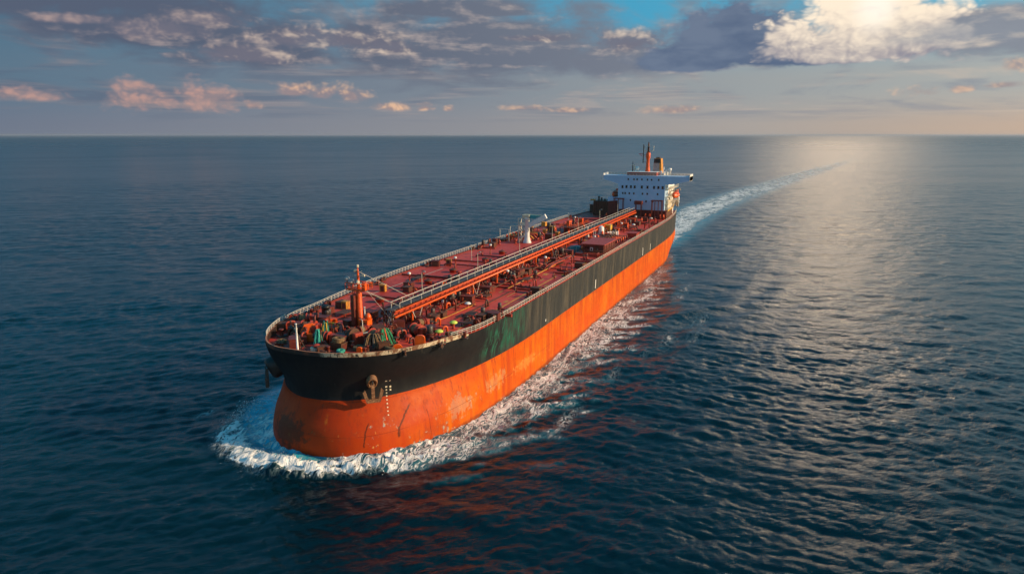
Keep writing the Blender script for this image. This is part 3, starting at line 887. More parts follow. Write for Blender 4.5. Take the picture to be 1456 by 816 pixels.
# hawse bolsters with an anchor hanging from each
ANCH = []
for sd in (1, -1):
    p, n = hull_point(115.6, 13.6, sd, 0)
    up = Vector((0, 0, 1)); out = n
    mb = MB()
    q = out.to_track_quat('Z', 'Y').to_matrix().to_4x4()
    prof = [(1.1, -.9), (1.1, .05), (1.12, .6), (1.0, .85), (.75, .86), (.5, .5), (.4, -.2)]
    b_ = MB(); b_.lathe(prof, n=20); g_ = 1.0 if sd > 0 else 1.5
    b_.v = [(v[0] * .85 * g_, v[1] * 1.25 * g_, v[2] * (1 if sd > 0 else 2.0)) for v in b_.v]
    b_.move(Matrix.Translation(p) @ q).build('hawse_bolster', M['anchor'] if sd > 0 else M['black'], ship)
    a = empty('anchor', p + out * (1.35 if sd > 0 else 2.2) - Vector((0, 0, .2)))
    sh = MB().bar((0, 0, .6), (0, 0, -2.3), .38, .46)
    sh.v = [tuple(Vector(v)) for v in sh.v]
    t = Vector((0, 0, 1)).cross(out).normalized()
    R = Matrix((t, out - Vector((0, 0, out.z)), (0, 0, 1))).transposed()
    R = Matrix((t, Vector((out.x, out.y, 0)).normalized(), Vector((0, 0, 1)))).transposed().to_4x4()
    sh.v = [(v[0] * 1.2, v[1] * 1.2, v[2] * 1.1) for v in sh.v]
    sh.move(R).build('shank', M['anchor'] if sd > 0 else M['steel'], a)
    cr = MB().bar((-1.15, .1, -2.3), (1.15, .1, -2.3), .62, .62)
    cr.prism([(-1.2, -2.5), (-1.75, -.7), (-1.35, -.2), (-.75, -2.2)], .05, .4, 'y').prism([(1.2, -2.5), (.75, -2.2), (1.35, -.2), (1.75, -.7)], .05, .4, 'y')
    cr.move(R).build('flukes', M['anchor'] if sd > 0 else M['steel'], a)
    rg = MB().ring((0, 0, .8), .3, .09, 'x'); rg.move(R).build('shackle', M['steel'], a)
    tag(a, 'rusty brown stockless anchor hanging on the port bow below the cream bulwark' if sd > 0 else 'dark stockless anchor jutting from the shaded starboard bow', 'anchor', 'anchors at the bow')

# ------------------------------------------------------------------ fittings of which there are many
def k_valve():
    o = MB().lathe([(.30, 0), (.30, .12), (.18, .14), (.18, .5), (.34, .55), (.34, .9), (.2, .95), (.1, 1.0), (.08, 1.5)], n=10).build('valve', M['red'])
    MB().ring((0, 0, 1.5), .38, .05, n=12, m=5).bar((-.38, 0, 1.5), (.38, 0, 1.5), .05).bar((0, -.38, 1.5), (0, .38, 1.5), .05).build('handwheel', M['steel'], o)
    return o
def k_mushroom(mat):
    def f():
        o = MB().lathe([(.32, 0), (.32, .1), (.22, .14), (.22, 1.0)], n=12).build('mushroom_vent', M['red'])
        MB().lathe([(.55, .92), (.72, .98), (.70, 1.12), (.45, 1.32), (.1, 1.4)], n=16).build('cap', M[mat], o)
        return o
    return f
def k_bollard():
    o = MB().box(-1.3, 1.3, -.5, .5, 0, .14, .03).build('bollard', M['steel'])
    for sx in (-.75, .75):
        MB().lathe([(.34, .12), (.30, .2), (.30, 1.0), (.40, 1.05), (.40, 1.18), (.30, 1.24)], (sx, 0, 0), n=12).build('post', M['dark'], o)
    return o
def k_pvpost():
    o = MB().lathe([(.28, 0), (.28, .1), (.16, .14), (.16, 2.3), (.24, 2.35), (.24, 2.7)], n=10).build('vent_post', M['red'])
    MB().lathe([(.30, 2.65), (.42, 2.75), (.42, 3.05), (.22, 3.2)], n=12).build('cap', M['white'], o)
    MB().tube([(.16, 0, 1.0), (.5, 0, 1.1), (.5, 0, 0)], .07, 6).build('drain_pipe', M['steel'], o)
    return o
def k_hatch():
    o = MB().lathe([(.95, 0), (.95, .7), (1.05, .72), (1.05, .8)], n=18).build('tank_hatch', M['red'])
    MB().lathe([(1.08, .8), (1.08, .9), (.5, 1.0), (.12, 1.02)], n=18).build('lid', M['brown'], o)
    MB().ring((0, 0, 1.2), .34, .05, n=12, m=5).bar((0, 0, 1.0), (0, 0, 1.22), .1).build('handwheel', M['steel'], o)
    return o
def k_gooseneck(mat='dark'):
    def f():
        pts = [(0, 0, 0), (0, 0, 1.0)] + [(.42 - .42 * math.cos(a), 0, 1.0 + .42 * math.sin(a)) for a in [math.pi * i / 6 for i in range(1, 7)]] + [(.84, 0, .75)]
        o = MB().tube(pts, .2, 9).build('gooseneck_vent', M[mat])
        MB().lathe([(.26, .6), (.3, .62), (.3, .8), (.22, .84)], (.84, 0, 0), n=10).build('float_cap', M['steel'], o)
        return o
    return f
def k_box(mat, w, d, h, name='deck_locker'):
    def f():
        o = MB().box(-w / 2, w / 2, -d / 2, d / 2, 0, h, .06).build(name, M[mat])
        MB().box(w / 2, w / 2 + .05, -d * .3, d * .3, .12, h * .85).build('door', M['dark' if mat != 'dark' else 'brown'], o)
        MB().box(-w / 2 - .06, w / 2 + .06, -d / 2 - .06, d / 2 + .06, h, h + .09).build('lid', M[mat], o)
        return o
    return f
def k_riser(mat, w, h):
    def f():
        o = MB().tube([(0, 0, 0), (0, 0, h - .4), (0, .12, h - .1), (0, .4, h), (0, w - .4, h), (0, w - .12, h - .1), (0, w, h - .4), (0, w, 0)], .17, 8)
        for p in ((0, 0), (0, w)): o.lathe([(.3, 0), (.3, .14), (.17, .16)], (p[0], p[1], 0), n=10)
        o = o.build('riser_pipe', M[mat])
        MB().lathe([(.26, -.12), (.3, -.1), (.3, .1), (.26, .12)], (0, w / 2, h), 'y', 10).build('flange', M['steel'], o)
        return o
    return f
def k_pump():
    o = MB().lathe([(.8, 0), (.8, .18), (.55, .22), (.5, .8), (.62, .85), (.62, 1.0)], n=14).build('pump', M['dark'])
    MB().lathe([(.42, 1.0), (.46, 1.05), (.46, 2.0), (.3, 2.12)], n=12).build('motor', M['steel'], o)
    MB().tube([(.5, 0, .5), (1.3, 0, .5), (1.5, 0, .35), (1.5, 0, 0)], .2, 8).build('outlet_pipe', M['red'], o)
    return o
def k_winch():
    o = MB().box(-1.5, 1.5, -2.2, 2.2, 0, .25, .04).build('winch', M['dark'])
    MB().lathe([(1.15, -1.3), (1.15, -1.18), (.62, -1.15), (.62, .15), (1.15, .18), (1.15, .30), (.62, .33), (.62, .9), (1.1, .93), (1.1, 1.03)], (0, 0, 1.35), 'y', 18).build('drum', M['red'], o)
    MB().lathe([(.9, -1.12), (.95, -.8), (.9, -.4), (.94, 0), (.9, .12)], (0, 0, 1.35), 'y', 16).build('wound_rope', M['ropeb'], o)
    MB().box(-.7, .7, 1.1, 1.95, .25, 2.0, .08).build('motor_housing', M['red'], o)
    MB().box(-.5, .5, -1.75, -1.4, .25, 1.9, .06).build('bearing', M['dark'], o)
    MB().lathe([(.35, -2.5), (.5, -2.45), (.3, -2.1), (.3, -1.9), (.5, -1.75)], (0, 0, 1.35), 'y', 12).build('warping_head', M['steel'], o)
    return o
def k_fairlead():
    o = MB().box(-.9, .9, -.3, .3, 0, .16).build('roller_fairlead', M['steel'])
    for sx in (-.55, 0, .55):
        MB().lathe([(.2, .16), (.24, .2), (.16, .4), (.16, .6), (.26, .75), (.26, .85)], (sx, 0, 0), n=10).build('roller', M['brown'], o)
    return o
def k_lamp():
    o = MB().lathe([(.12, 0), (.12, .06), (.055, .1), (.05, 4.6)], n=7).build('lamp_post', M['cream'])
    MB().bar((0, 0, 4.5), (.55, 0, 4.75), .07).box(.35, .85, -.16, .16, 4.66, 4.84, .03).build('lamp_head', M['grey'], o)
    return o
def k_ladder():
    mb = MB()
    for sy in (-.28, .28): mb.bar((0, sy, 0), (1.9, sy, 3.9), .09, .16)
    for i in range(11): mb.bar((.12 + i * .17, -.28, .28 + i * .345), (.12 + i * .17, .28, .28 + i * .345), .14, .04)
    o = mb.build('inclined_ladder', M['rail'])
    MB().tube([(-.1, .33, .9), (1.8, .33, 4.8)], .04, 5).build('handrail', M['rail'], o)
    return o
K = dict(r1=Kind(k_riser('red', 1.6, 1.7)), r2=Kind(k_riser('dark', 2.2, 2.3)), r3=Kind(k_riser('brown', 1.1, 1.2)), r4=Kind(k_riser('orange', 1.4, 2.0)), valve=Kind(k_valve), mush=Kind(k_mushroom('red')), mushlime=Kind(k_mushroom('lime')), mushwhite=Kind(k_mushroom('white')), bollard=Kind(k_bollard), pv=Kind(k_pvpost), hatch=Kind(k_hatch),
         goose=Kind(k_gooseneck()), gooser=Kind(k_gooseneck('orange')), lock=Kind(k_box('orange', 1.3, 1.6, 1.9)), lockd=Kind(k_box('dark', 1.6, 2.2, 1.5)), lockb=Kind(k_box('brown', 2.2, 1.6, 1.2)),
         pump=Kind(k_pump), winch=Kind(k_winch), fair=Kind(k_fairlead), lamp=Kind(k_lamp), ladder=Kind(k_ladder), cab=Kind(k_box('gold', 1.2, 1.4, 1.6, 'cabinet')))
def put(kind, x, y, z=None, rz=0.0, sc=1.0):
    return K[kind].put((x, y, (DZ - .06) if z is None else z), rz, sc, ship)
def pipe(name, pts, r, mat, flange=None, n=9):
    mb = MB().tube(pts, r, n)
    if flange:
        for a, b in zip(pts, pts[1:]):
            a, b = Vector(a), Vector(b); L = (b - a).length; d = (b - a).normalized(); k = int(L // flange)
            for i in range(1, k + 1):
                c = a + d * (i * L / (k + 1)); mb.tube([c - d * .06, c + d * .06], r * 1.55, n)
    return mb.build(name, M[mat], ship)

# ------------------------------------------------------------------ the fore-and-aft gangway with its pipe rack
GX0, GX1 = -88.0, 102.5
g = empty('gangway', (0, 0, 0), 0, ship)
mb = MB()
x = GX0
while x < GX1: mb.box(x, min(GX1, x + 5.9), 4.6, 6.45, 22.12, 22.2); x += 6
mb.build('walkway', M['steel'], g)
for y, nm in ((4.55, 'handrail'), (6.5, 'handrail')):
    guard_rail([Vector((GX0 + i * 4, y, 22.15)) for i in range(int((GX1 - GX0) / 4) + 1)], 1.0, .055, (1.0,), 4.0).build(nm, M['rail'], g)
MB().tube([(GX0, 7.05, 22.0), (GX1, 7.05, 22.0)], .20, 8).build('upper_pipe', M['orange'], g)
MB().tube([(GX0, 7.35, 21.15), (GX1 + .6, 7.35, 21.15)], .25, 10).build('lower_pipe', M['bright'], g)
MB().tube([(GX0, 5.9, 21.5), (GX1 - 2, 5.9, 21.5)], .18, 8).build('middle_pipe', M['red'], g)
MB().tube([(GX0, 4.8, 21.6), (GX1 - 3, 4.8, 21.6)], .22, 8).build('middle_pipe', M['dark'], g)
mb = MB(); x = GX0 + 1
while x < GX1: mb.bar((x, 7.05, 21.1), (x, 7.05, 22.1), .16); x += 2.0
mb.box(GX0, GX1, 6.75, 6.81, 21.35, 22.05).build('side_frame', M['red'], g)
for i in range(15):
    x = 97 - i * 13.1
    if x < GX0 + 2: continue
    mb = MB()
    for y in (3.6, 7.3): mb.bar((x, y, DZ - .1), (x, y, 21.0), .34)
    mb.bar((x, 3.3, 21.0), (x, 7.6, 21.0), .3, .34).bar((x, 4.6, 21.0), (x, 4.6, 22.1), .2).bar((x, 3.6, 18.4), (x, 7.3, 20.8), .12)
    mb.build('support_frame', M['orange'], g)
for x in (95.5, 69.5, 43.0, 17.0):
    mb = MB()
    mb.bar((x, 7.6, 18.2), (x + 1.8, 7.6, 21.0), .10).bar((x, 7.6, 18.2), (x - 1.8, 7.6, 21.0), .10)
    mb.build('diagonal_brace', M['rail'], g)
put('ladder', 102.4, 5.5, None, math.pi, 1.0)
put('ladder', 57, 2.8, None, 0, 1.0)
put('ladder', -20, 8.6, None, math.pi, 1.0)

# ------------------------------------------------------------------ pipes on deck
for y, r, mat, x0, x1 in ((-2.6, .32, 'red', -84, 92), (-1.4, .30, 'dark', -84, 90), (-.2, .34, 'red', -84, 92), (1.1, .28, 'brown', -84, 88), (2.3, .34, 'red', -84, 90), (3.1, .2, 'dark', -84, 94), (9.6, .16, 'brown', -60, 88)):
    pipe('cargo_pipe', [(x0, y, DZ + .85), (x1, y, DZ + .85), (x1 + .6, y, DZ + .6), (x1 + .7, y, DZ)], r, mat, 9.0)
for i in range(22):
    x = 88 - i * 8.0
    MB().bar((x, -3.2, DZ + .38), (x, 3.5, DZ + .38), .22, .3).bar((x, -3.0, DZ - .1), (x, -3.0, DZ + .4), .2).bar((x, 3.3, DZ - .1), (x, 3.3, DZ + .4), .2).bar((x, .2, DZ - .1), (x, .2, DZ + .4), .2).build('pipe_saddle', M['dark'], ship)
# cross-overs to the wings, with drop valves
for x, y1, mat in ((74, 12.5, 'red'), (71.5, 11, 'dark'), (58.5, 20.5, 'red'), (34.5, 19.0, 'red'), (36, 11, 'brown'), (14.5, 12, 'red'), (-24, 18, 'red'), (-48, 18.5, 'red'), (-70, 16, 'dark')):
    pipe('branch_pipe', [(x, 2.2, DZ + .85), (x, 2.6, DZ + .5), (x, y1 - .4, DZ + .5), (x, y1, DZ + .3), (x, y1, DZ)], .24, mat, 4.5)
    put('valve', x, min(y1 - 1.5, 11.6), DZ + .3)
for x, y1, mat in ((70.5, -12, 'red'), (57, -16, 'dark'), (40, -17, 'red'), (24, -15, 'dark'), (-60, -15, 'red'), (-74, -17, 'red')):
    pipe('branch_pipe', [(x, -2.4, DZ + .85), (x, -2.8, DZ + .5), (x, y1 + .4, DZ + .5), (x, y1, DZ + .3), (x, y1, DZ)], .22, mat, 4.5)
    put('valve', x, y1 + 2.0, DZ + .3)
# transverse stiffening bars across the port and starboard deck
for x, a, b in ((83.2, 16.2, 22.4), (60.0, 8.2, 21.4), (38.0, 15.0, 21.4), (19.0, 14.4, 21.2), (-30, 9, 20.9), (-52, 9, 20.8), (-76, 9, 20.4), (80, -19, -5), (56, -21, -5), (32, -21.5, -5), (8, -22, -16), (-58, -21, -5), (-80, -20, -5)):
    MB().box(x - .28, x + .28, a, b, DK - .05, DK + .55, .05).build('deck_stiffener', M['red'], ship)
for x, y0, y1, z in ((59.2, 13.5, 20, .5), (36.6, 15.5, 20.5, .5), (17.7, 16, 20, .45)):
    pipe('stripping_pipe', [(x, y0, DZ + z), (x, y1, DZ + z - .1)], .2, 'steel', 2.0)
    for yy in (y0 + 1, (y0 + y1) / 2): put('valve', x, yy, DZ + .2)
# long fore-and-aft small lines over the port deck
pipe('fire_main', [(62, 12.2, DZ + .45), (30, 12.4, DZ + .45), (10, 11.0, DZ + .45)], .14, 'gold', 6)
pipe('hydraulic_line', [(90, 13.4, DZ + .2), (84, 13.6, DZ + .2), (62, 13.8, DZ + .2)], .09, 'brown')
pipe('hydraulic_line', [(97, 10.2, DZ + .2), (90, 11.0, DZ + .2), (78, 11.5, DZ + .2)], .09, 'gold')
# raised feed pipe pair just forward of the deck house
for dy in (0, .55, 1.1): pipe('raised_pipe', [(36, 11.5 + dy, DZ + .3), (33, 11.7 + dy, DZ + 1.1), (18, 12.6 + dy, DZ + 1.3), (16, 12.7 + dy, DZ + .6)], .2, ('red', 'brown', 'red')[int(dy * 2)], 5)
# painted walkway lines
def deck_strip(pts, w, mat, name):
    vs, fs = [], []
    for i, (x, y) in enumerate(pts):
        for s_ in (-1, 1):
            yy = y + s_ * w / 2
            t = (yy - YC) / outline(x)
            vs.append((x, yy, DK + .22 * (1 - t * t) + .012))
    for i in range(len(pts) - 1): fs.append((2 * i, 2 * i + 1, 2 * i + 3, 2 * i + 2))
    return MB().add(vs, fs).build(name, M[mat], ship)
deck_strip([(83.0 - i * 2, 17.4 - .02 * i) for i in range(22)], .32, 'yellow', 'painted_line')
deck_strip([(96.5 - i, 16.9 - .12 * i) for i in range(12)], .22, 'yellow', 'painted_line')
for x, y, w, l in ((78, 19.4, 1.2, 2.6), (73, 16.2, .8, 1.8), (70.5, 19.7, .5, 3.0), (41.5, 13.6, 1.3, 2.2), (39.5, 18.0, .9, 4.2), (65, 11.3, .5, 2), (68, 14.6, .3, 5), (75, 18.2, .25, 6), (54, 18.6, .8, 1.6), (48.5, 15.2, .6, 2.4), (33, 17.4, .25, 8), (22, 18.4, .8, 2), (-50, 14.2, .3, 8), (99, 18.6, .5, 1.6)):
    deck_strip([(x, y), (x - l / 2, y), (x - l, y)], w, 'gold', 'painted_patch')
deck_strip([(88 - i * 4, -15.4) for i in range(12)], .25, 'cream', 'painted_line')

# ------------------------------------------------------------------ scattered deck fittings
for x, y in ((78, 9), (67.5, 9.4), (52, 9), (45, 9.4), (24, 9), (-18, 9.2), (-33, 9.0), (-58, 9.4), (84, -9), (63, -9), (48, -10), (30, -9), (16, -10), (-55, -9), (-68, -9)): put('hatch', x, y)
for x, y in ((75.5, 6.2), (80.6, 3.6), (64.5, 8.6), (50, 7.6), (30, 7.4), (-44, 8.4), (-64, 6.5), (60, -4.5), (36, -4.5)): put('pump', x, y, None, rnd.uniform(0, 6))
for x, y in ((86.5, 5.2), (85, 8.2), (81.5, 8.0), (79, 4.6), (76.5, 9.6), (73, 7.6), (70, 6.0), (68, 3.8), (63, 6), (58, 6.4), (55.5, 8.6), (49, 5.2), (46, 8.2), (42, 6.2), (38.6, 8.4), (33, 9.2), (28, 6), (26, 8.6), (22, 6.5), (20, 10), (-14, 9.8), (-22, 7), (-28, 9.6), (-38, 9.8), (-42, 6.5), (-54, 7.4), (-60, 9.6), (-66, 9.2), (-72, 8.4), (-78, 6.8),
             (82, -5), (74, -6.5), (66, -5.4), (52, -6.2), (44, -5.2), (34, -7.2), (22, -6), (10, -5.4)):
    put(rnd.choice(['valve', 'valve', 'goose', 'mush', 'gooser']), x, y, None, rnd.uniform(0, 6.28), rnd.uniform(.85, 1.25))
for x, y in ((53.5, 8.4), (31.5, 10.2), (-12, 11.4), (-50, 10.8), (-74, 10.6), (66, -12.5), (42, -12.5), (18, -13), (-62, -12)): put('pv', x, y)
for x, y in ((96, 15.8), (102.3, 16.2)): put('mushlime', x, y, None, 0, 1.1)
for x, y in ((81, 11.2), (-62, 12.6), (-86, 14.5)): put('mushwhite', x, y)
for x, y, k in ((88.5, 18.2, 'lockb'), (87.3, 20.3, 'lockd'), (85.6, 19.2, 'lockb'), (86.4, 17.4, 'pump'), (88.6, 20.8, 'valve'), (84.8, 21.0, 'goose'), (90.5, 17.2, 'valve')): put(k, x, y, None, rnd.uniform(-.4, .4))
for x, y, k in ((72.5, -9, 'lockb'), (69.5, -10.5, 'lockd'), (74.5, -14.5, 'cab'), (41.5, -19, 'lockd'), (38.6, -16.4, 'cab'), (40, -15.2, 'valve'), (90.5, -14.4, 'lockb'), (91.6, -12.5, 'cab'), (96.5, -13.2, 'lockd'), (99.8, -10.4, 'pump')): put(k, x, y, None, rnd.uniform(-.3, .3))
for x in (92, 66, 40, -20, -48, -78, -110): put('bollard', x, outline(x) - 2.2 + YC)
for x in (92, 68, 42, 10, -52, -82): put('bollard', x, YC - outline(x, 0, -1) + 2.2)
for x in (94.5, 90, 68.5, 63.5, -22.8, -51): put('fair', x, YC + outline(x) - 1.0)
for x in (95, 90, 70, 64, 12, 6): put('fair', x, YC - outline(x, 0, -1) + 1.0)
for i, x in enumerate((88, 62, 36, 10, -16, -42, -68)): put('lamp', x, 4.3, 22.15, math.pi / 2)
put('lamp', 30, -13.5); put('lamp', -33, 11.0); put('lamp', -60, -14)

# tangle of risers, valves and small tanks beneath and beside the gangway
r2_ = random.Random(21)
for i in range(150):
    x = r2_.uniform(38, 99) if i < 96 else r2_.uniform(-84, 30)
    y = r2_.uniform(-1.5, 10.6) if x > 60 else r2_.uniform(2.4, 10.2)
    put(r2_.choice(['r1', 'r2', 'r2', 'r3', 'r4', 'goose', 'pump', 'lockd', 'fair', 'valve', 'pump', 'gooser', 'lockb']), x, y, None, r2_.choice([0, math.pi / 2, math.pi, -math.pi / 2]) + r2_.uniform(-.15, .15), r2_.uniform(.8, 1.3))
for i in range(64):
    a_ = r2_.uniform(-1.9, 1.9); q_ = r2_.uniform(.2, .92)
    put(r2_.choice(['r1', 'r2', 'r3', 'r3', 'goose', 'gooser', 'lockd', 'lockb', 'mush', 'fair', 'bollard']), 104.5 + 14.5 * math.cos(a_) * q_, YC + 16.5 * math.sin(a_) * q_, None, r2_.uniform(0, 6.28), r2_.uniform(.7, 1.2))
# a pallet-like row of fittings and low platforms along the port deck
for x, y in ((93.6, 19.0), (91.8, 16.0), (82.0, 20.6), (80.4, 18.4), (78.8, 14.4), (62.6, 14.6), (61.6, 19.2), (57.6, 17.0), (46, 13.0), (44.6, 17.6), (30.6, 16.2), (28, 19.0), (24, 15.4), (12.8, 16.6), (11.6, 19.4), (-13.4, 15.6), (-27.6, 18.8), (-43, 16.8), (-46.4, 18.6), (-56, 15.6), (-60.4, 17.4), (-66, 16.4), (-72.4, 17.6), (-79, 15)):
    put(r2_.choice(['r1', 'r3', 'r2', 'lockb', 'pump', 'goose', 'fair']), x, y, None, r2_.choice([0, math.pi / 2]), r2_.uniform(.8, 1.15))
for x, y, w, l in ((92.4, 17.6, 2.6, 3.4), (86.6, 14.8, 2.0, 3.0), (71.0, 10.4, 2.4, 3.0), (50.5, 12.4, 2.0, 3.6), (27, 12.6, 2.2, 4.0), (-58, 13.4, 2.4, 4.2), (96, -9.5, 2.6, 3.6), (60, -13.6, 2.2, 3.4)):
    mb = MB().box(x - l / 2, x + l / 2, y - w / 2, y + w / 2, DZ + .55, DZ + .66)
    for sx in (-1, 1):
        for sy in (-1, 1): mb.bar((x + sx * l * .45, y + sy * w * .45, DZ - .15), (x + sx * l * .45, y + sy * w * .45, DZ + .6), .14)
    mb.build('low_platform', M['brown'], ship)
# ------------------------------------------------------------------ forecastle: windlasses, winches, lockers
put('winch', 110.6, -6.2, None, .35, 1.15); put('winch', 105.5, -11.5, None, .5, 1.0)
put('winch', 109.8, 8.0, None, -.2, 1.05); put('winch', 103.5, 12.5, None, -.35, 1.0); put('winch', 113.6, -.4, None, .1, .95)
put('winch', 98.0, 10.0, None, 1.2, .8); put('winch', 107.0, 2.8, None, 1.4, .85)
for sd in (1, -1):
    w = empty('windlass', (111.8, YC + sd * 5.0, DZ - .05), sd * -.25, ship)
    MB().box(-1.7, 1.7, -2.0, 2.0, 0, .3, .05).build('bedplate', M['dark'], w)
    MB().lathe([(1.3, -.5), (1.35, -.4), (.8, -.2), (.72, 0), (.8, .2), (1.35, .4), (1.3, .5)], (0, 0, 1.6), 'y', 20).build('gypsy_wheel', M['brown'], w)
    MB().box(-.9, .9, .9, 1.8, .3, 2.3, .1).build('gear_case', M['red'], w)
    MB().box(-.6, .6, -1.7, -1.0, .3, 2.1, .1).build('bearing', M['dark'], w)
    MB().bar((.4, 0, 2.2), (3.4, 0, .5), .38, .3).build('anchor_chain', M['steel'], w)
    MB().box(2.2, 3.2, -.5, .5, 0, .9, .08).build('chain_stopper', M['orange'], w)
def slab(name, poly, x0, th, mat, loc, rz=0, tilt=0):
    o = MB().prism(poly, -th / 2, th / 2).build(name, M[mat], ship, loc, (0, tilt, rz)); return o
rounded = lambda w, h, r=.35: [(-w, 0), (w, 0), (w, h - r)] + [(w - r + r * math.cos(a), h - r + r * math.sin(a)) for a in (.5, 1.05, 1.57)] + [(-w + r - r * math.cos(a), h - r + r * math.sin(a)) for a in (1.57, 1.05, .5)] + [(-w, h - r)]
slab('rope_guard', rounded(.85, 2.55, .6), 0, .5, 'bright', (109.6, 16.6, DZ - .1), .35)
slab('rope_guard', rounded(.85, 1.5, .8), 0, .35, 'bright', (112.6, 13.9, DZ - .1), .5)
slab('rope_guard', rounded(.45, 1.3, .3), 0, .35, 'bright', (116.2, 8.7, DZ - .1), .3)
MB().prism([(-1.0, 0), (.2, 0), (1.5, 2.2), (.9, 2.7), (-.4, 2.5), (-1.2, 1.2)], -.4, .4).build('spooling_guard', M['bright'], ship, (112.6, -5.2, DZ + .2), (0, -.1, .7))
MB().prism([(-.6, 0), (.9, .1), (.6, 1.4), (-.7, 1.5)], -.3, .3).build('spooling_guard', M['bright'], ship, (113.8, -3.4, DZ), (0, -.1, .4))
MB().prism([(-.9, 0), (.9, 0), (.7, .9), (-.6, 1.1)], -.5, .5).build('spooling_guard', M['orange'], ship, (102.4, -7.4, DZ), (0, 0, .9))
for x, y, s_ in ((114.2, -6.8, 1), (107.8, -13.2, 1), (117.3, 2.6, .9), (117.0, -3.0, .9), (105.6, 17.4, 1.05), (115, 9.2, .9), (101, 20, 1), (98.4, -15.2, 1), (103.6, -16.0, 1)): put('bollard', x, y, None, rnd.uniform(0, 3), s_)
for x, y, rz in ((119.2, 3.6, 1.4), (117.4, 10.6, .9), (113.6, 16.0, .6), (107.5, 19.6, .35), (118.6, -6.4, -1.1), (113.6, -12.6, -.7), (107, -15.8, -.4)): put('fair', x, y, None, rz)
for x, y, k in ((100.4, -10.4, 'pump'), (103.4, -2.6, 'lockd'), (105.2, 5.0, 'lockb'), (100.8, 6.5, 'lockd'), (106.8, -3.6, 'goose'), (108.4, -2.2, 'valve'), (109.4, .8, 'mush'), (107.2, 6.6, 'goose'), (105.0, 9.6, 'valve'), (106.8, 12.4, 'mush'), (108.4, 14.6, 'goose'), (104.2, 15.4, 'pump'),
                (105.6, 19.0, 'valve'), (103.2, 18.6, 'goose'), (101.6, 14.0, 'lockd'), (99.6, 16.4, 'gooser'), (98.6, 12.6, 'valve'), (110.2, 12.2, 'valve'), (112.2, 10.8, 'lockb'), (114.4, 6.0, 'valve'), (115.4, 4.0, 'lockb'), (116.2, 1.8, 'goose'), (113.0, 2.6, 'lockd'), (110.6, 3.2, 'pump'),
                (116.0, -5.6, 'valve'), (109.4, -9.6, 'goose'), (107.4, -8.2, 'valve'), (104.8, -7.8, 'mush'), (102.6, -12.8, 'lockb'), (100, 1.2, 'goose'), (97.5, -2.2, 'lockd'), (97, 2.5, 'pump'), (95.4, -5.5, 'hatch'), (94.5, 9.8, 'valve'), (93.4, 6.0, 'lockd'), (91.0, 8.4, 'pump'), (95.2, 12.4, 'gooser')):
    put(k, x, y, None, rnd.uniform(0, 6.28), rnd.uniform(.9, 1.3))
pipe('steam_pipe', [(112.4, 4.2, DZ + 1.2), (111.8, 5.6, DZ + 1.9), (110.6, 6.4, DZ + 2.0), (109.6, 6.6, DZ + 1.4), (109.4, 6.6, DZ)], .12, 'grey')
pipe('steam_pipe', [(108.0, 3.6, DZ + .3), (108.0, 3.6, DZ + 3.2), (107.8, 3.0, DZ + 3.4)], .08, 'rail')
for x, y, h in ((113.4, .1, 4.2), (112.2, -1.6, 3.6)): MB().lathe([(.2, 0), (.09, .1), (.08, h), (.14, h + .05)], n=8).build('roller_post', M['aqua' if h > 4 else 'teal'], ship, (x, y, DZ - .05))
for x, y in ((100.2, -10.8),): MB().lathe([(.75, 0), (.75, .2), (.6, .3), (.6, 2.3), (.85, 2.4), (.85, 2.7), (.4, 3.0)], n=16).build('ventilator', M['black'], ship, (x, y, DZ - .05))

# jackstaff on the stem
js = empty('jackstaff', (119.9, -1.2, DK + .15), 0, ship)
MB().lathe([(.34, 0), (.34, .2), (.2, .28), (.17, 3.2), (.12, 5.0), (.2, 5.05), (.2, 5.2)], n=10).build('pole', M['white'], js)
MB().bar((-1.6, .5, 0), (-.1, 0, 3.6), .09).bar((-1.6, -.5, 0), (-.1, 0, 3.6), .09).build('stay', M['steel'], js)
MB().box(-.15, .15, -.4, .1, 4.2, 4.4).build('lamp', M['cream'], js)

# foremast
fm = empty('foremast', (104, .2, DZ - .1), 0, ship)
MB().lathe([(.75, 0), (.72, .2), (.62, .4), (.52, 8.0), (.46, 8.2)], n=14).build('lower_mast', M['orange'], fm)
MB().lathe([(.34, 8.0), (.26, 9.5), (.20, 11.3), (.08, 12.2)], n=10).build('topmast', M['orange'], fm)
MB().prism([(-1.9, 7.9), (1.9, 7.9), (2.3, 8.15), (-2.3, 8.15)], -1.1, 1.1).build('platform', M['orange'], fm)
guard_rail([Vector(p) for p in ((-1.1, -2.2, 8.15), (1.1, -2.2, 8.15), (1.1, 2.3, 8.15), (-1.1, 2.3, 8.15), (-1.1, -2.2, 8.15))], 1.1, .05, (.5, 1), 1.1).build('platform_rail', M['bright'], fm)
MB().box(.2, .9, 1.3, 2.1, 8.15, 9.5, .08).build('light_box', M['orange'], fm)
MB().lathe([(.5, 0), (.62, .1), (.55, .8), (.2, 1.0)], (.2, -1.5, 8.9), n=12).bar((.2, -1.5, 8.1), (.2, -1.5, 8.9), .14).build('floodlight', M['grey'], fm)
MB().lathe([(.45, 0), (.55, .1), (.5, .5), (.2, .7)], (.3, -2.3, 9.6), n=12).bar((.3, -2.3, 8.1), (.3, -2.3, 9.6), .12).build('floodlight', M['grey'], fm)
MB().bar((0, -.8, 10.6), (0, 1.2, 10.6), .12).box(-.12, .12, .9, 1.5, 10.5, 10.9).build('yard', M['cream'], fm)
MB().bar((0, -.2, 11.2), (0, .9, 11.5), .09).build('yard', M['cream'], fm)
MB().lathe([(.22, 0), (.3, .05), (.3, .4), (.15, .5)], (0, -.6, 11.2), n=10).build('mast_lamp', M['cream'], fm)
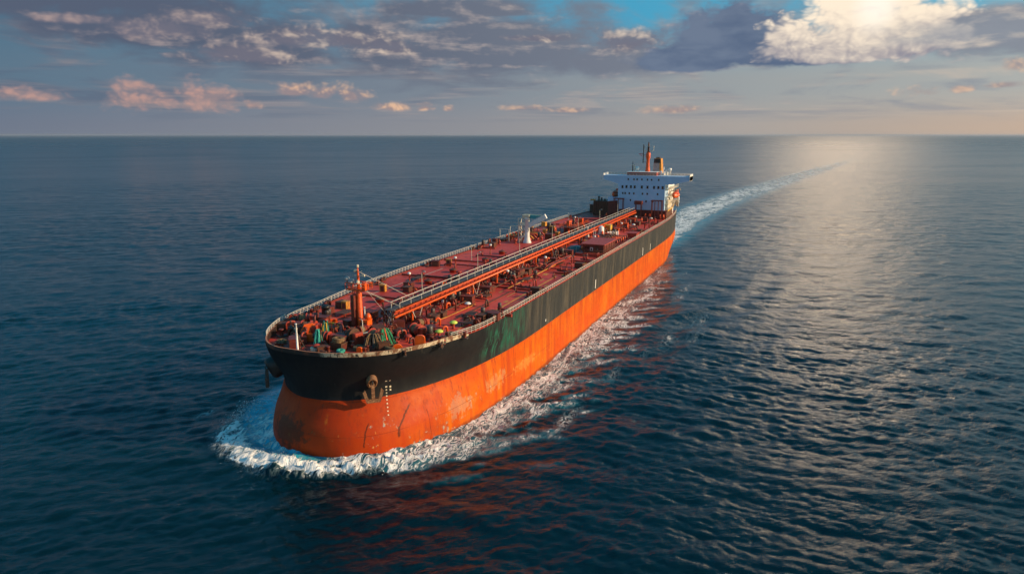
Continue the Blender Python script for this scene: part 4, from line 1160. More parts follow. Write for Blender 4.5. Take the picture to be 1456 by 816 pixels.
MB().lathe([(.18, 0), (.24, .05), (.24, .45), (.1, .55)], (0, 0, 12.1), n=10).build('mast_lamp', M['cream'], fm)
MB().lathe([(.3, 0), (.38, .1), (.38, .6), (.15, .85)], (.6, .35, 9.0), n=10).build('mast_lamp', M['cream'], fm)
mb = MB()
for sy in (-.25, .25): mb.bar((.8, sy - .85, 0), (.6, sy - .75, 8.0), .07)
for i in range(18): mb.bar((.79, -1.1, .4 + i * .43), (.79, -.6, .4 + i * .43), .05)
mb.build('ladder', M['dark'], fm)
MB().box(.35, 1.2, -1.15, -.35, .2, 6.9, .06).build('cable_trunk', M['dark'], fm)
mb = MB()
for a, b in (((-.2, 1.2, 7.9), (-6, 6.5, 3.4)), ((-.2, .4, 7.9), (-7.5, 4.4, 3.2)), ((0, 1.8, 7.9), (-3.4, 6.2, .2)), ((0, -1.8, 7.9), (-7, -8.5, .1)), ((0, .1, 11.4), (-10, 5.4, 4.6))): mb.bar(a, b, .05)
mb.build('stay', M['rail'], fm)
lk = k_box('bright', 1.5, 2.0, 2.5, 'mast_house')(); lk.location = (105.0, 2.1, DZ - .05); lk.parent = ship
MB().lathe([(.16, 0), (.12, .1), (.12, 1.6), (.2, 1.7)], n=8).build('breather_pipe', M['white'], ship, (104.4, 1.6, DZ + 3.0))
MB().lathe([(.6, 0), (.55, .6), (.25, 1.1)], n=12).build('ventilator', M['bright'], ship, (104.5, 2.4, DZ + 2.5))
for dx_, dy_, h in ((-2.5, 4.2, 3.6), (-3.6, 2.8, 4.4), (-4.4, 5.2, 3.2), (-1.8, 6.0, 2.6), (-5.4, 3.6, 4.0)):
    MB().lathe([(.2, 0), (.14, .1), (.12, h), (.24, h + .05), (.24, h + .35), (.1, h + .5)], n=8).build('vent_post', M['brown'], ship, (104 + dx_, .2 + dy_, DZ - .05))

# ------------------------------------------------------------------ midship manifolds, deck house and hose crane
dh = empty('deck_house', (0, 0, 0), 0, ship)
MB().box(-8.2, 9.6, 11.6, 20.7, DK, DK + .95, .05).build('plinth', M['red'], dh)
MB().box(-6.2, 6.9, 13.2, 19.9, DK + .95, 21.35).build('wall', M['dark'], dh)
MB().box(-6.9, 7.6, 12.6, 20.4, 21.35, 21.62, .06).build('roof', M['red'], dh)
d = MB().box(6.9, 6.98, 17.2, 18.3, DK + 1.0, 21.0).build('door', M['brown'], dh)
MB().box(6.98, 7.06, 18.0, 18.12, DK + 1.9, DK + 2.1).build('handle', M['cream'], d)
MB().box(6.9, 6.97, 15.6, 16.5, DK + 1.45, DK + 2.5).build('notice_board', M['white'], dh)
MB().box(6.97, 7.0, 15.8, 16.3, DK + 1.6, DK + 2.3).build('notice_panel', M['dark'], dh)
for y in (13.9, 14.7): MB().box(6.9, 6.96, y, y + .5, DK + 2.0, DK + 2.7).build('window', M['glass'], dh)
for x in (-4.8, -2, .8, 3.6, 6): MB().bar((x, 19.95, DK + .95), (x, 19.95, 21.3), .16).build('wall_stiffener', M['brown'], dh)
guard_rail([Vector(p) for p in ((9.4, 11.8, DK + .95), (9.4, 20.5, DK + .95), (-8, 20.5, DK + .95))], 1.05, .05, (.5, 1), 1.4).build('handrail', M['brown'], dh)
MB().box(-38.5, -33.5, 17.2, 20.4, DK, 19.6, .06).box(-38.8, -33.2, 16.9, 20.7, 19.6, 19.8).build('deck_shed', M['red'], ship)

def manifold(x0, y0, sd, n, mats, gap=2.6):
    for i in range(n):
        x = x0 - i * gap
        m_ = mats[i % len(mats)]
        o = MB().tube([(x, y0 - sd * 9, DZ + .7), (x, y0 - sd * 8, DZ + 1.6), (x, y0, DZ + 1.6)], .36, 10)
        o.tube([(x, y0 - sd * .1, DZ + 1.6), (x, y0 + sd * .1, DZ + 1.6)], .6, 12).tube([(x, y0 - sd * 2.6, DZ + 1.6), (x, y0 - sd * 2.4, DZ + 1.6)], .56, 12)
        o = o.build('manifold_pipe', M[m_], ship)
        MB().lathe([(.4, 0), (.5, .1), (.45, .7), (.2, .8), (.12, 1.7)], (x, y0 - sd * 4.2, DZ + 1.6), n=10).build('valve_body', M['brown'], o)
        MB().ring((x, y0 - sd * 4.2, DZ + 3.2), .5, .06, n=12, m=5).bar((x - .5, y0 - sd * 4.2, DZ + 3.2), (x + .5, y0 - sd * 4.2, DZ + 3.2), .05).build('handwheel', M['steel'], o)
        MB().bar((x, y0 - sd * 1.4, DZ - .1), (x, y0 - sd * 1.4, DZ + 1.3), .3).build('support', M['dark'], o)
manifold(-9.5, -19.6, -1, 6, ('orange', 'gold', 'red', 'orange', 'gold', 'red'))
manifold(-11.8, 19.2, 1, 6, ('red', 'dark', 'red', 'orange', 'red', 'dark'))
MB().box(-25, -7.8, -21.6, -19.9, DZ - .2, DZ + .55, .05).build('drip_tray', M['brown'], ship)
MB().box(-26.4, -10.2, 19.2, 20.4, DZ - .2, DZ + .5, .05).build('drip_tray', M['red'], ship)
for x in (-8, -17, -26):
    mb = MB(); mb.bar((x, -21.6, DZ), (x, -21.6, DZ + 4.2), .2).bar((x, -18.2, DZ), (x, -18.2, DZ + 4.2), .2).bar((x, -21.8, DZ + 4.2), (x, -18, DZ + 4.2), .18).bar((x, -21.6, DZ + 2.2), (x, -18.2, DZ + 2.2), .12)
    mb.build('hose_frame', M['rail'], ship)
# cluster of valves, boxes and platforms amidships on the starboard side
for x, y, k, s_ in ((-3, -21, 'lockd', 1), (-1, -18.6, 'valve', 1.4), (2, -20.6, 'goose', 1.5), (4.5, -18.5, 'lockb', 1.1), (7, -20.8, 'pump', 1.2), (-30, -18.6, 'lockd', 1.2), (-33, -20, 'cab', 1.2), (-36, -12.4, 'cab', 1.4), (-39, -14.8, 'pump', 1.5), (-28.5, -12.6, 'cab', 1.2), (-32, -9.6, 'gooser', 1.6),
                    (-36, -6.6, 'lock', 1.2), (-40.5, -5.6, 'lock', 1.3), (-43.5, -3.8, 'gooser', 1.8), (-38, -3.6, 'lock', 1.0), (-42, -8.6, 'pump', 1.4), (-46, -7.2, 'lock', 1.1), (-34.5, -4.4, 'valve', 1.6), (-48.5, -5.4, 'gooser', 1.6), (-13, -8, 'valve', 1.5), (-16, -10, 'pump', 1.3), (-19, -7.4, 'lockd', 1.2), (-22, -9.4, 'valve', 1.5),
                    (-25, -6.4, 'cab', 1.1), (-46, -16, 'lockd', 1.2), (-50, -18.6, 'lockb', 1.2), (-5, -14.4, 'valve', 1.5), (-11, -14, 'pump', 1.3), (-24, -14.6, 'lockb', 1.2), (-29, -15.6, 'valve', 1.6)):
    put(k, x, y, None, rnd.choice([0, 0, math.pi / 2]) + rnd.uniform(-.1, .1), s_)
mb = MB().box(-50, -33, -8.6, -2.6, DZ + 2.3, DZ + 2.42)
for x in (-49.6, -41.5, -33.4):
    for y in (-8.4, -2.8): mb.bar((x, y, DZ - .1), (x, y, DZ + 2.3), .22)
pf = mb.build('valve_platform', M['brown'], ship)
guard_rail([Vector(p) for p in ((-33, -8.6, DZ + 2.4), (-33, -2.6, DZ + 2.4), (-50, -2.6, DZ + 2.4), (-50, -8.6, DZ + 2.4), (-33, -8.6, DZ + 2.4))], 1.05, .05, (.5, 1), 1.6).build('handrail', M['orange'], pf)
for x, y, k in ((-35.5, -5, 'valve'), (-38.5, -6.6, 'lock'), (-41, -4.4, 'valve'), (-44, -6.6, 'pump'), (-47, -4.6, 'lock')): put(k, x, y, DZ + 2.4, rnd.uniform(0, 6))
# port side cluster between the gangway and the deck house
for x, y, k, s_ in ((9.6, 8.8, 'valve', 1.3), (11.4, 10.2, 'lockd', 1.2), (13.6, 8.8, 'pump', 1.3), (-3.6, 10.4, 'valve', 1.4), (-8.8, 9.6, 'cab', 1.2), (-11, 12.8, 'pump', 1.3), (-14.6, 9.4, 'lock', 1.1), (-17.4, 12.6, 'valve', 1.4), (-20.8, 10.2, 'gooser', 1.4), (-25.4, 12, 'lock', 1.2), (-29.4, 9.2, 'gooser', 1.6), (-33.8, 12.4, 'pump', 1.3), (-40.6, 11.4, 'lock', 1.1),
                    (-44.8, 9.0, 'lockd', 1.2), (-47.2, 12.6, 'valve', 1.4), (-53.4, 12.4, 'gooser', 1.3), (-57.6, 10.6, 'lock', 1.1), (-63.8, 10.6, 'pump', 1.3), (-68.4, 12.8, 'lockb', 1.2), (-72.6, 9.8, 'lock', 1.2), (-76.6, 12.6, 'gooser', 1.4), (-80.2, 9.2, 'pump', 1.2), (-83, 12.4, 'lockd', 1.1), (-84, 16.6, 'valve', 1.3)):
    put(k, x, y, None, rnd.uniform(-.2, .2), s_)
tb = MB().box(-40.8, -38.6, 6.9, 9.6, DZ - .1, DZ + 3.4, .08).build('electrical_cabinet', M['yellow'], ship)
MB().box(-38.6, -38.54, 7.3, 9.2, DZ + .3, DZ + 3.0).build('door', M['gold'], tb)
tk = MB().lathe([(1.0, 0), (1.05, .1), (1.05, 3.4), (.7, 4.0), (.2, 4.2)], n=18).build('foam_tank', M['white'], ship, (-30.2, 8.4, DZ - .05))
MB().lathe([(.5, 0), (.9, .1), (.45, 3.2), (.3, 4.6), (.5, 4.8)], n=14).build('ventilator', M['white'], ship, (-21.4, 5.9, DZ - .05))
mb = MB().box(-.1, .1, 0, 4.2, .35, 2.3)
for y in (0, 1.05, 2.1, 3.15, 4.2): mb.bar((.08, y, -.1), (.08, y, 2.45), .3)
mb.build('wind_screen', M['white'], ship, (-28.6, 11.2, DZ), (0, 0, .75))
# hose crane
cr = empty('hose_crane', (-7.6, -11.2, DZ - .1), 0, ship)
MB().lathe([(1.5, 0), (1.45, .3), (1.05, 1.2), (.85, 2.4), (.82, 8.0), (.95, 8.1), (.95, 8.7)], n=16).build('pedestal', M['white'], cr)
MB().box(-.9, .9, -1.5, 1.1, 8.7, 9.7, .08).build('slewing_head', M['green' if False else 'cream'], cr)
MB().bar((0, .6, 6.0), (0, 6.8, 9.5), .9, 1.5).build('jib', M['white'], cr)
MB().bar((-.2, -1.0, 9.75), (-.2, 5.4, 9.6), .3, .3).bar((.2, 5.2, 9.0), (.2, 6.0, 8.2), .3, .4).build('luffing_arm', M['cream'], cr)
MB().prism([(-.9, 8.5), (2.6, 8.5), (4.6, 9.5), (-.9, 9.7)], -.6, .6).build('winch_housing', M['teal'], cr)
MB().box(-.8, .8, 5.4, 6.9, 6.2, 7.6, .1).build('hook_block', M['gold'], cr)
mb = MB()
for s_ in (-.25, .25): mb.bar((s_, -1.6, .2), (s_, -1.2, 8.8), .08)
for i in range(18): mb.bar((-.25, -1.58 + i * .02, .7 + i * .45), (.25, -1.58 + i * .02, .7 + i * .45), .06)
mb.build('ladder', M['rail'], cr)
mb = MB()
for sx in (-1.2, 1.2):
    mb.bar((sx, -2.7, 0), (sx, -2.7, 8.6), .3)
    for z in (2.2, 4.4, 6.6, 8.5): mb.bar((sx, -2.7, z), (sx * .5, -.5, z), .2)
for z in (0.3, 2.5, 4.7): mb.bar((-1.2, -2.7, z), (1.2, -2.7, z + 2.1), .16)
mb.build('side_frame', M['rail'], cr)
guard_rail([Vector(p) for p in ((-1.4, -2.6, 6.2), (1.4, -2.6, 6.2), (1.4, -.8, 6.2))], 1.0, .05, (.5, 1), 1.0).box(-1.4, 1.4, -2.6, -.7, 6.1, 6.2).build('service_platform', M['rail'], cr)

# ------------------------------------------------------------------ accommodation, bridge, funnel, masts
ab = empty('accommodation_block', (0, 0, 0), 0, ship)
FX = -95.0
front = [(-9.9, 36.6), (-9.9, 34.9), (-2.8, 32.9), (-2.8, DK), (18.1, DK), (18.1, 33.0), (21.0, 33.2), (28.5, 34.8), (28.5, 36.6)]
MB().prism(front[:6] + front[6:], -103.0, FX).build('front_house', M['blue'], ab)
MB().box(-121, -103.0, -1.6, 17.4, DK, 33.4).build('after_house', M['white'], ab)
for z in (24.4, 27.6, 30.8): MB().box(-120.8, FX - 1.2, 18.1 if False else 17.4, 19.6, z - .12, z, ).build('side_gallery', M['cream'], ab)
for z in (24.4, 27.6, 30.8):
    guard_rail([Vector((FX - 1.3, 19.5, z)), Vector((-120.6, 19.5, z))], 1.05, .05, (.5, 1), 1.6).build('gallery_rail', M['rail'], ab)
def window(y, z, w=.62, h=.95):
    o = MB().box(FX + .02, FX + .07, y - w / 2 - .09, y + w / 2 + .09, z - h / 2 - .09, z + h / 2 + .09).build('window', M['grey'], ab)
    MB().box(FX + .06, FX + .10, y - w / 2, y + w / 2, z - h / 2, z + h / 2).build('pane', M['glass'], o)
for y, z in ((-.8, 31.6), (1, 31.7), (3, 31.7), (4.7, 31.7), (7.9, 31.7), (10.4, 31.7), (13.3, 31.7), (15.2, 31.7), (17.1, 31.7)): window(y, z, .75, 1.15)
for y in (1.7, 4.3, 5.7, 7.8, 10.3, 12.1, 15.2): window(y, 35.0, .5, .7)
for y in (-.6, .5, 2.4, 4.4, 8.3, 10.4, 15.0): window(y, 28.8, .55, .75)
for y, z in ((3.0, 25.8), (10.0, 25.5), (13, 25.6)): window(y, z, .55, .75)
for x in (-98, -101.2):
    for z in (25.6, 28.8, 31.8):
        o = MB().box(x - .5, x + .5, 18.12, 18.17, z - .6, z + .6).build('side_window', M['grey'], ab); MB().box(x - .4, x + .4, 18.16, 18.20, z - .5, z + .5).build('pane', M['glass'], o)
for x in (-105.5, -110, -114.5, -118.5):
    for z in (26.0, 29.2):
        o = MB().box(x - .5, x + .5, 17.42, 17.47, z - .6, z + .6).build('side_window', M['grey'], ab); MB().box(x - .4, x + .4, 17.46, 17.5, z - .5, z + .5).build('pane', M['glass'], o)
for sd, y in ((-1, -9.9), (1, 28.5)):
    MB().box(-103.1, FX + .1, min(y, y - sd * .25), max(y, y - sd * .25), 34.7, 37.5).build('wing_end', M['white'], ab)
guard_rail([Vector(p) for p in ((FX - .1, -9.7, 36.6), (FX - .1, 28.3, 36.6))], .9, .06, (.5, 1), 1.5).build('bridge_rail', M['rail'], ab)
guard_rail([Vector(p) for p in ((-102.9, -9.7, 36.6), (-102.9, 28.3, 36.6))], .9, .06, (.5, 1), 1.5).build('bridge_rail', M['rail'], ab)
MB().box(-108.5, -97.6, .4, 13.6, 36.6, 38.0, .08).build('monkey_island', M['red'], ab)
MB().box(-108.7, -97.4, .2, 13.8, 38.0, 38.15).build('compass_deck', M['white'], ab)
MB().box(-119, -103.2, .5, 15.5, 33.4, 37.4).build('funnel_casing', M['white'], ab)
rm = empty('radar_mast', (-103, 8.4, 38.1), 0, ab)
MB().lathe([(1.15, 0), (1.0, .6), (.8, 2.5), (.65, 5.0), (.95, 6.2), (1.0, 7.9), (.6, 8.8)], n=14).build('column', M['orange'], rm)
MB().lathe([(.5, 8.4), (.42, 11.0), (.2, 12.9)], n=8).build('topmast', M['brown'], rm)
MB().box(-.6, .6, -1.9, 2.6, 11.0, 11.18).box(-.15, .15, -1.9, -1.7, 9.6, 11.1).box(-.15, .15, 2.2, 2.4, 9.0, 11.1).build('signal_yard', M['rail'], rm)
MB().bar((0, -2.2, 3.8), (0, -2.2, 11.9), .34).bar((0, -2.2, 4.2), (0, 0, 4.2), .16).bar((0, -2.2, 7.4), (0, 0, 7.4), .16).build('aerial_pole', M['steel'], rm)
MB().box(-.4, .4, -4.2, -2.4, 7.6, 7.85).bar((0, -3.3, 7.0), (0, -3.3, 7.7), .2).bar((0, -3.3, 7.0), (0, -1, 6.6), .16).build('radar_scanner', M['pink'], rm)
MB().box(-.3, .3, -1.8, 1.8, 8.9, 9.2).lathe([(.3, 8.2), (.3, 8.9)], n=10).build('radar_scanner', M['cream'], rm)
fn = empty('funnel', (-108.6, 11.8, 37.4), 0, ab)
MB().prism([(-1.7, 0), (2.2, 0), (1.6, 6.4), (-1.4, 6.4)], -2.2, 2.2).build('casing', M['gold'], fn)
MB().prism([(-1.6, .1), (1.2, .1), (1.0, 4.4), (-1.4, 4.4)], 2.2, 2.28).build('front_panel', M['grey'], fn)
MB().prism([(-1.42, 4.4), (1.68, 4.4), (1.6, 6.3), (-1.4, 6.3)], -2.34, 2.34).build('cap', M['black'], fn)
for y in (-.6, .1, .8): MB().lathe([(.3, 6.2), (.3, 7.0)], (0, y, 0), n=10).build('exhaust_pipe', M['steel'], fn)
sm = empty('signal_mast', (-102, 1.8, 38.1), 0, ab)
MB().lathe([(.3, 0), (.22, 2.5), (.12, 4.4)], n=8).build('pole', M['steel'], sm)
MB().lathe([(.25, 0), (.2, 3.0)], (0, .8, 0), n=8).build('pole', M['cream'], sm)
MB().box(-.2, .2, -.6, .9, 2.8, 3.0).build('yard', M['rail'], sm)
MB().lathe([(.5, 0), (.5, .5), (.95, .9), (1.0, 1.4), (.75, 2.0), (.25, 2.25)], n=14).build('satellite_dome', M['white'], ab, (-102.5, 3.9, 38.1))
for x, y, z, h, r in ((-104.5, 16.6, 36.6, 2.4, .45), (-105.5, 17.7, 37.2, 1.4, .35), (-104.0, 18.1, 36.6, 3.0, .6), (-101.5, 14.8, 36.6, 1.9, .4), (-101.5, 15.9, 36.6, 3.6, .15)):
    MB().lathe([(r, 0), (r, h * .7), (r * 1.5, h * .75), (r * 1.4, h), (r * .5, h * 1.05)], n=12).build('ventilator', M['white'], ab, (x, y, min(z, 36.6)))
# dark red frames, bulkheads and houses before the accommodation
def frame(x, y0, y1, z0, z1, mat, name='pipe_portal', k=3):
    mb = MB()
    for i in range(k): mb.bar((x, y0 + (y1 - y0) * i / (k - 1), z0), (x, y0 + (y1 - y0) * i / (k - 1), z1), .28)
    mb.bar((x, y0 - .3, z1), (x, y1 + .3, z1), .5, .4).bar((x - 1.8, y0 - .3, z1), (x - 1.8, y1 + .3, z1), .3, .3).bar((x - 1.8, y0, z0), (x - 1.8, y0, z1), .24).bar((x - 1.8, y1, z0), (x - 1.8, y1, z1), .24)
    for i in range(k): mb.bar((x, y0 + (y1 - y0) * i / (k - 1), z1), (x - 1.8, y0 + (y1 - y0) * i / (k - 1), z1), .24)
    return mb.build(name, M[mat], ship)
frame(-91.6, -3.6, .4, DZ, 26.6, 'dark'); frame(-91.8, 13.2, 17.6, DZ, 26.2, 'dark', k=4); frame(-91.5, 6.2, 8.6, DZ, 25.6, 'dark', 'gangway_tower', 2)
MB().box(-92.9, -90.4, 5.8, 9.2, 24.4, 25.9, .08).build('pulpit', M['dark'], ship)
poop = empty('poop', (0, 0, 0), 0, ship)
pw = MB().box(-94.8, -94.2, 8.2, 19.2, DK, 21.7)
for i in range(12): pw.bar((-94.1, 8.4 + i * .96, DK), (-94.1, 8.4 + i * .96, 21.6), .22)
pw.build('front_bulkhead', M['dark'], poop)
def poop_deck(z0, z1, off):
    xs = [-94.6 - 2.4 * i for i in range(16)]
    xs = [x for x in xs if x > -131.4] + [-131.4]
    poly = [(x, YC + outline(x) - off) for x in xs] + [(x, YC - outline(x) + off) for x in reversed(xs) if x < -107] + [(-106.6, -2.0), (-94.6, -2.0)]
    return MB().prism(poly, z0, z1, 'z')
poop_deck(DK, 21.55, 1.7).build('side_wall', M['brown'], poop)
poop_deck(21.55, 21.72, 1.2).build('upper_deck', M['red'], poop)
pts = [Vector((-94.6 - 2.4 * i, YC + outline(-94.6 - 2.4 * i) - 1.25, 21.7)) for i in range(16) if -94.6 - 2.4 * i > -131.4]
mb = MB()
for a, b in zip(pts, pts[1:]): mb.bar(a, b, .18, .5)
mb.build('edge_plate', M['yellow'], poop)
guard_rail(pts, 1.1, .05, (.5, 1), 1.6).build('poop_rail', M['rail'], poop)
bh = empty('starboard_house', (0, 0, 0), 0, ship)
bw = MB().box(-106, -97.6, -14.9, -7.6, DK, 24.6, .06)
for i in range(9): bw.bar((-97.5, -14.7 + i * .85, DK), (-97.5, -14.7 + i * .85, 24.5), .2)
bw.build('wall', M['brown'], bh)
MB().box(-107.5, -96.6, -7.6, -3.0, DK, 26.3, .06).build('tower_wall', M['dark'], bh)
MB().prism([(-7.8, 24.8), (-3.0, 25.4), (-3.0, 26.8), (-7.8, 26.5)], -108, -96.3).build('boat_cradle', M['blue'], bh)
MB().box(-99.6, -98.4, -16.6, -14.4, 24.7, 25.3, .05).build('boat_boom', M['gold'], bh)
for y, h in ((-13.0, 2.0), (-11.7, 1.4), (-10.2, .9)): MB().lathe([(.55, 0), (.4, .2), (.35, h * .8), (.6, h * .85), (.5, h)], n=10).build('ventilator', M['steel'], bh, (-100, y, 24.6))
# davits and side house abreast the accommodation, port side
for x in (-103.5, -112.5):
    mb = MB().bar((x, 18.6, 21.7), (x, 18.9, 29.6), .42).bar((x, 18.9, 29.5), (x, 21.6, 30.3), .36).bar((x, 21.6, 30.3), (x, 22.0, 29.4), .26).bar((x, 18.6, 25), (x, 21.0, 24.6), .26)
    mb.build('boat_davit', M['cream'], ship)
MB().box(-106, -97.5, 18.14, 19.2, 21.7, 25.8, .06).build('side_locker', M['cream'], ship)
for x, y, h, r in ((-116.5, 20.3, 4.6, .4), (-121.5, 19.4, 3.2, .45), (-124.5, 18.2, 2.4, .4), (-119, 19.6, 2.2, .6), (-127.5, 17.4, 1.8, .4)):
    MB().lathe([(r, 0), (r, h * .75), (r * 1.5, h * .8), (r * 1.4, h), (r * .5, h * 1.05)], n=12).build('ventilator', M['white'], ship, (x, y, 21.6))
for x, y in ((-97, 17.0), (-97, 12.5), (-93.2, 10.5), (-92.6, 18.6), (-90.5, 2.5), (-89, -6)): put('gooser', x if x > -94 else -92.8, y, None, 0, 1.4)

# ------------------------------------------------------------------ things carried on board
def boat(loc, rz, label):
    b = empty('lifeboat', loc, rz)
    n = 14
    def shell(sec, mat, name, parent):
        vs, fs = [], []
        m = len(sec(0.5))
        for i in range(n + 1):
            t = i / n; x = -4.6 + 9.2 * t
            for y, z in sec(t): vs.append((x, y, z))
        for i in range(n):
            for k in range(m - 1): fs.append((i * m + k, i * m + k + 1, (i + 1) * m + k + 1, (i + 1) * m + k))
        fs.append(tuple(range(m))); fs.append(tuple(range(n * m + m - 1, n * m - 1, -1)))
        return MB().add(vs, fs, True).build(name, M[mat], parent)
    def wid(t): return 1.55 * max(.06, 1 - abs(2 * t - 1) ** 2.6)
    hl = shell(lambda t: [(-wid(t), 1.35), (-wid(t) * .96, .8), (-wid(t) * .6, .2), (0, .0 + .5 * abs(2 * t - 1) ** 3), (wid(t) * .6, .2), (wid(t) * .96, .8), (wid(t), 1.35)], 'bright', 'hull', b)
    cn = shell(lambda t: [(-wid(t) * .98, 1.3), (-wid(t) * .9, 2.0 - .5 * abs(2 * t - 1) ** 2), (-wid(t) * .5, 2.7 - .9 * abs(2 * t - 1) ** 2), (0, 2.85 - 1.0 * abs(2 * t - 1) ** 2), (wid(t) * .5, 2.7 - .9 * abs(2 * t - 1) ** 2), (wid(t) * .9, 2.0 - .5 * abs(2 * t - 1) ** 2), (wid(t) * .98, 1.3)], 'orange', 'canopy', b)
    MB().tube([(-4.5, 0, 1.32)] + [(-4.6 + 9.2 * i / 12, 1.6 * max(.04, 1 - abs(i / 6 - 1) ** 2.6), 1.32) for i in range(1, 12)] + [(4.5, 0, 1.32)], .09, 6).tube([(-4.6 + 9.2 * i / 12, -1.6 * max(.04, 1 - abs(i / 6 - 1) ** 2.6), 1.32) for i in range(1, 12)], .09, 6).build('fender', M['cream'], b)
    MB().box(-3.2, -1.8, -.6, .6, 2.2, 3.4, .12).build('steering_cupola', M['orange'], b)
    for x in (-.6, .8, 2.2):
        MB().lathe([(.22, 0), (.22, .08)], (0, 0, 0), 'y', 10).build('porthole', M['glass'], cn, (x, 1.28, 1.95))
    tag(b, label, 'lifeboat', 'enclosed orange lifeboats')
boat((-108, 20.6, 26.4), 0, 'orange lifeboat hanging from cream davits beside the sunlit side of the white accommodation block')
boat((-102, -5.6, 26.6), 0, 'orange lifeboat sitting on the dark brown house at the shaded side of the accommodation block')

def hank(loc, rz, mats, w, h, label, n=16, seed=1, lean=.5):
    """mooring lines thrown over a bar so that their bights hang down"""
    rs = random.Random(seed)
    o = empty('mooring_rope', loc, rz)
    for mi, mt in enumerate(mats):
        mb = MB()
        for i in range(n):
            y = w * (rs.random() * 2 - 1) ; x = rs.uniform(-.3, .3); b = rs.uniform(0, .5) * h * .5
            pts = []
            for k in range(8):
                t = k / 7
                pts.append((x + lean * t * t * (1 + rs.uniform(-.1, .1)), y * (.45 + .75 * t) + rs.uniform(-.05, .05), h * (1 - t ** 1.6) + .1))
            mb.tube(pts, .10, 6)
            pts = [(x - lean * .8 * t * t, y * (.45 + .7 * t), h * (1 - t ** 1.6) + .1) for t in [k / 6 for k in range(7)]]
            mb.tube(pts, .10, 6)
        mb.build('strand', M[mt], o)
    MB().bar((0, -w * 1.1, h), (0, w * 1.1, h), .14).bar((0, -w * 1.0, 0), (0, -w * 1.0, h), .16).bar((0, w * 1.0, 0), (0, w * 1.0, h), .16).build('rope_bar', M['dark'], o)
    tag(o, label, 'rope', 'mooring ropes on the forecastle')
hank((111.2, 10.4, DZ), 1.15, ['green', 'green', 'orange'], 1.3, 3.2, 'bright green mooring ropes draped over a bar by the port bow winch', 14, 3, 1.6)
hank((113.0, 9.4, DZ), .6, ['ropeb', 'black'], 1.6, 2.7, 'dark brown mooring ropes hanging beside the bright green ones', 12, 5, 1.0)
hank((115.2, -.6, DZ), .2, ['aqua', 'aqua'], .5, 2.9, 'aqua mooring rope hanging in a narrow bundle near the jackstaff', 9, 8, .9)
hank((111.4, -1.9, DZ), .4, ['green', 'ropey'], 1.0, 3.0, 'green and yellow ropes hung over a bar behind the orange spooling guard', 8, 12, .9)
def coil(loc, R, turns, layers, mat, label, grp, name='rope_coil', seed=0, tilt=0.0):
    rs = random.Random(seed); mb = MB()
    for l in range(layers):
        pts = []
        for i in range(turns * 14):
            t = i / 14
            r = R * (.45 + .55 * t / turns) + rs.uniform(-.05, .05) * R
            pts.append((r * math.cos(6.283 * t + l) * 1.15, r * math.sin(6.283 * t + l), .1 + l * .17 + rs.uniform(0, .06)))
        mb.tube(pts, .10, 6)
    o = mb.build(name, M[mat], None, loc, (0, tilt, rs.uniform(0, 3)))
    tag(o, label, 'rope', grp)
G = 'coils of rope on the forecastle'
coil((105.9, -5.4, DZ + .05), 1.5, 5, 5, 'ropey', 'big loose pile of yellow rope in front of the foremast', G, seed=2)
coil((107.6, -3.9, DZ + .05), .9, 4, 4, 'ropey', 'smaller yellow rope coil beside the big yellow pile', G, seed=3)
coil((115.5, 3.9, DZ + 1.35), .95, 4, 4, 'ropeb', 'brown rope coil lying on a locker near the stem', G, seed=4)
coil((114.6, 7.4, DZ), .9, 4, 4, 'ropeb', 'brown rope coil behind the small bright orange plate near the stem', G, seed=5)
coil((112.6, 12.6, DZ), 1.0, 4, 5, 'ropeb', 'brown rope coil on deck between the two port rope guards', G, seed=6)
coil((117.6, .6, DZ), .8, 4, 3, 'cream', 'pale rope coil on the bare deck nearest the jackstaff', G, seed=7)
coil((116.4, -7.8, DZ), .8, 4, 3, 'ropeb', 'brown rope coil by the starboard bulwark at the bow', G, seed=8)
coil((101.0, 17.8, DZ), .9, 4, 4, 'ropeb', 'brown rope coil next to the lime green mushroom vent', G, seed=9)
coil((116.9, 5.4, DZ), .7, 4, 3, 'aqua', 'small aqua rope coil at the edge of the bow deck', G, seed=10)

def drum_thing(loc, mat, label):
    o = MB().lathe([(.42, 0), (.44, .04), (.42, .42), (.445, .45), (.42, .48), (.42, .86), (.44, .9), (.38, .9)], n=14).build('oil_drum', M[mat], None, loc)
    MB().lathe([(.07, .9), (.07, .96)], (.22, 0, 0), n=8).build('bung', M['steel'], o)
    tag(o, label, 'drum', 'oil drums on deck')
drum_thing((1.8, 12.0, DK + .95), 'yellow', 'yellow oil drum standing by the inboard wall of the red-roofed deck house')
drum_thing((3.2, 12.1, DK + .95), 'gold', 'mustard drum between the yellow drum and the teal covered crate')
drum_thing((94.2, 14.6, DZ), 'steel', 'dark drum on the deck beside the lime mushroom vents')
tc_ = MB()
tc_.prism([(-1.9, 0), (1.9, 0), (1.9, 1.5), (1.5, 1.95), (.4, 2.0), (-.9, 1.8), (-1.7, 1.5)], -1.2, 1.2)
t_ = tc_.build('covered_crate', M['teal'], None, (3.4, 9.4, DZ - .05), (0, 0, .1))
MB().bar((1.22, -1.0, 0), (1.22, -1.0, 1.7), .07).bar((1.22, .9, 0), (1.22, .9, 1.9), .07).build('lashing', M['rail'], t_)
tag(t_, 'teal tarpaulin covered crate lashed to the deck left of the red-roofed deck house', 'crate')
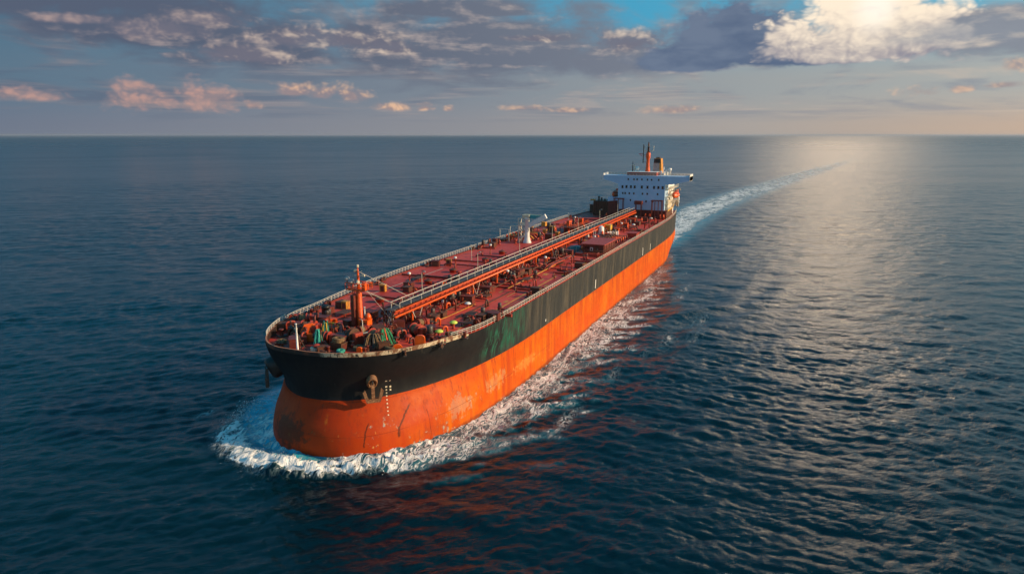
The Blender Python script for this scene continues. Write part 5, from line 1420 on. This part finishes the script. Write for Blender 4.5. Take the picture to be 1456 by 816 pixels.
def raft(loc, rz, label):
    o = empty('liferaft_canister', loc, rz)
    MB().lathe([(.2, -.95), (.42, -.85), (.46, -.1), (.49, -.06), (.49, .06), (.46, .1), (.42, .85), (.2, .95)], (0, 0, .75), 'y', 14).build('canister', M['white'], o)
    MB().bar((0, -.5, 0), (0, -.5, .4), .7, .12).bar((0, .5, 0), (0, .5, .4), .7, .12).build('cradle', M['steel'], o)
    tag(o, label, 'liferaft', 'white liferaft canisters')
raft((-94.6 - 3.2, 18.75, 25.85), math.pi / 2, 'white liferaft canister on the cream locker at the port front of the accommodation')
raft((-10.2, 14.0, DZ), .3, 'white liferaft canister behind the red-roofed deck house')
raft((80.2, 5.4, DZ), 1.2, 'white liferaft canister on deck beneath the orange gangway')

# ------------------------------------------------------------------ spray thrown up along the bow wave
rs = random.Random(77); mb = MB()
path = [(104, -26), (112, -23.5), (120.5, -17.5), (125.5, -10.5), (126.6, -3), (125.0, 4), (121.5, 10.5), (116, 16.5)]
for i in range(3400):
    t = rs.random() ** .9 * (len(path) - 1); k = min(int(t), len(path) - 2); f = t - k
    a, b = path[k], path[k + 1]
    x = a[0] + (b[0] - a[0]) * f + rs.gauss(0, 1.2); y = a[1] + (b[1] - a[1]) * f + rs.gauss(0, 1.2)
    w = math.exp(-((t - 3.2) / 1.8) ** 2)
    z = .35 + abs(rs.gauss(0, .55)) * (.3 + w)
    r = rs.uniform(.03, .10) * (1.5 if z < .9 else .8)
    p = [(x + rs.uniform(-r, r), y + rs.uniform(-r, r), z + rs.uniform(-r, r)) for _ in range(4)]
    mb.add(p, [(0, 1, 2), (0, 3, 1), (1, 3, 2), (2, 3, 0)])
tag(mb.build('bow_spray', paint('spray_water', (.82, .85, .86), .4, .05, 0)), kind='stuff')

# ------------------------------------------------------------------ sea haze
hz = MB().box(-110000, 110000, -110000, 110000, -9, 75)
hm = bpy.data.materials.new('sea_haze'); hm.use_nodes = True; ht = hm.node_tree; ht.nodes.clear()
ho = ht.nodes.new('ShaderNodeOutputMaterial'); hv = ht.nodes.new('ShaderNodeVolumePrincipled')
hv.inputs['Color'].default_value = (0.54, 0.60, 0.70, 1); hv.inputs['Density'].default_value = 2.2e-5; hv.inputs['Anisotropy'].default_value = 0.2
ht.links.new(hv.outputs[0], ho.inputs['Volume'])
tag(hz.build('haze', hm), kind='stuff')
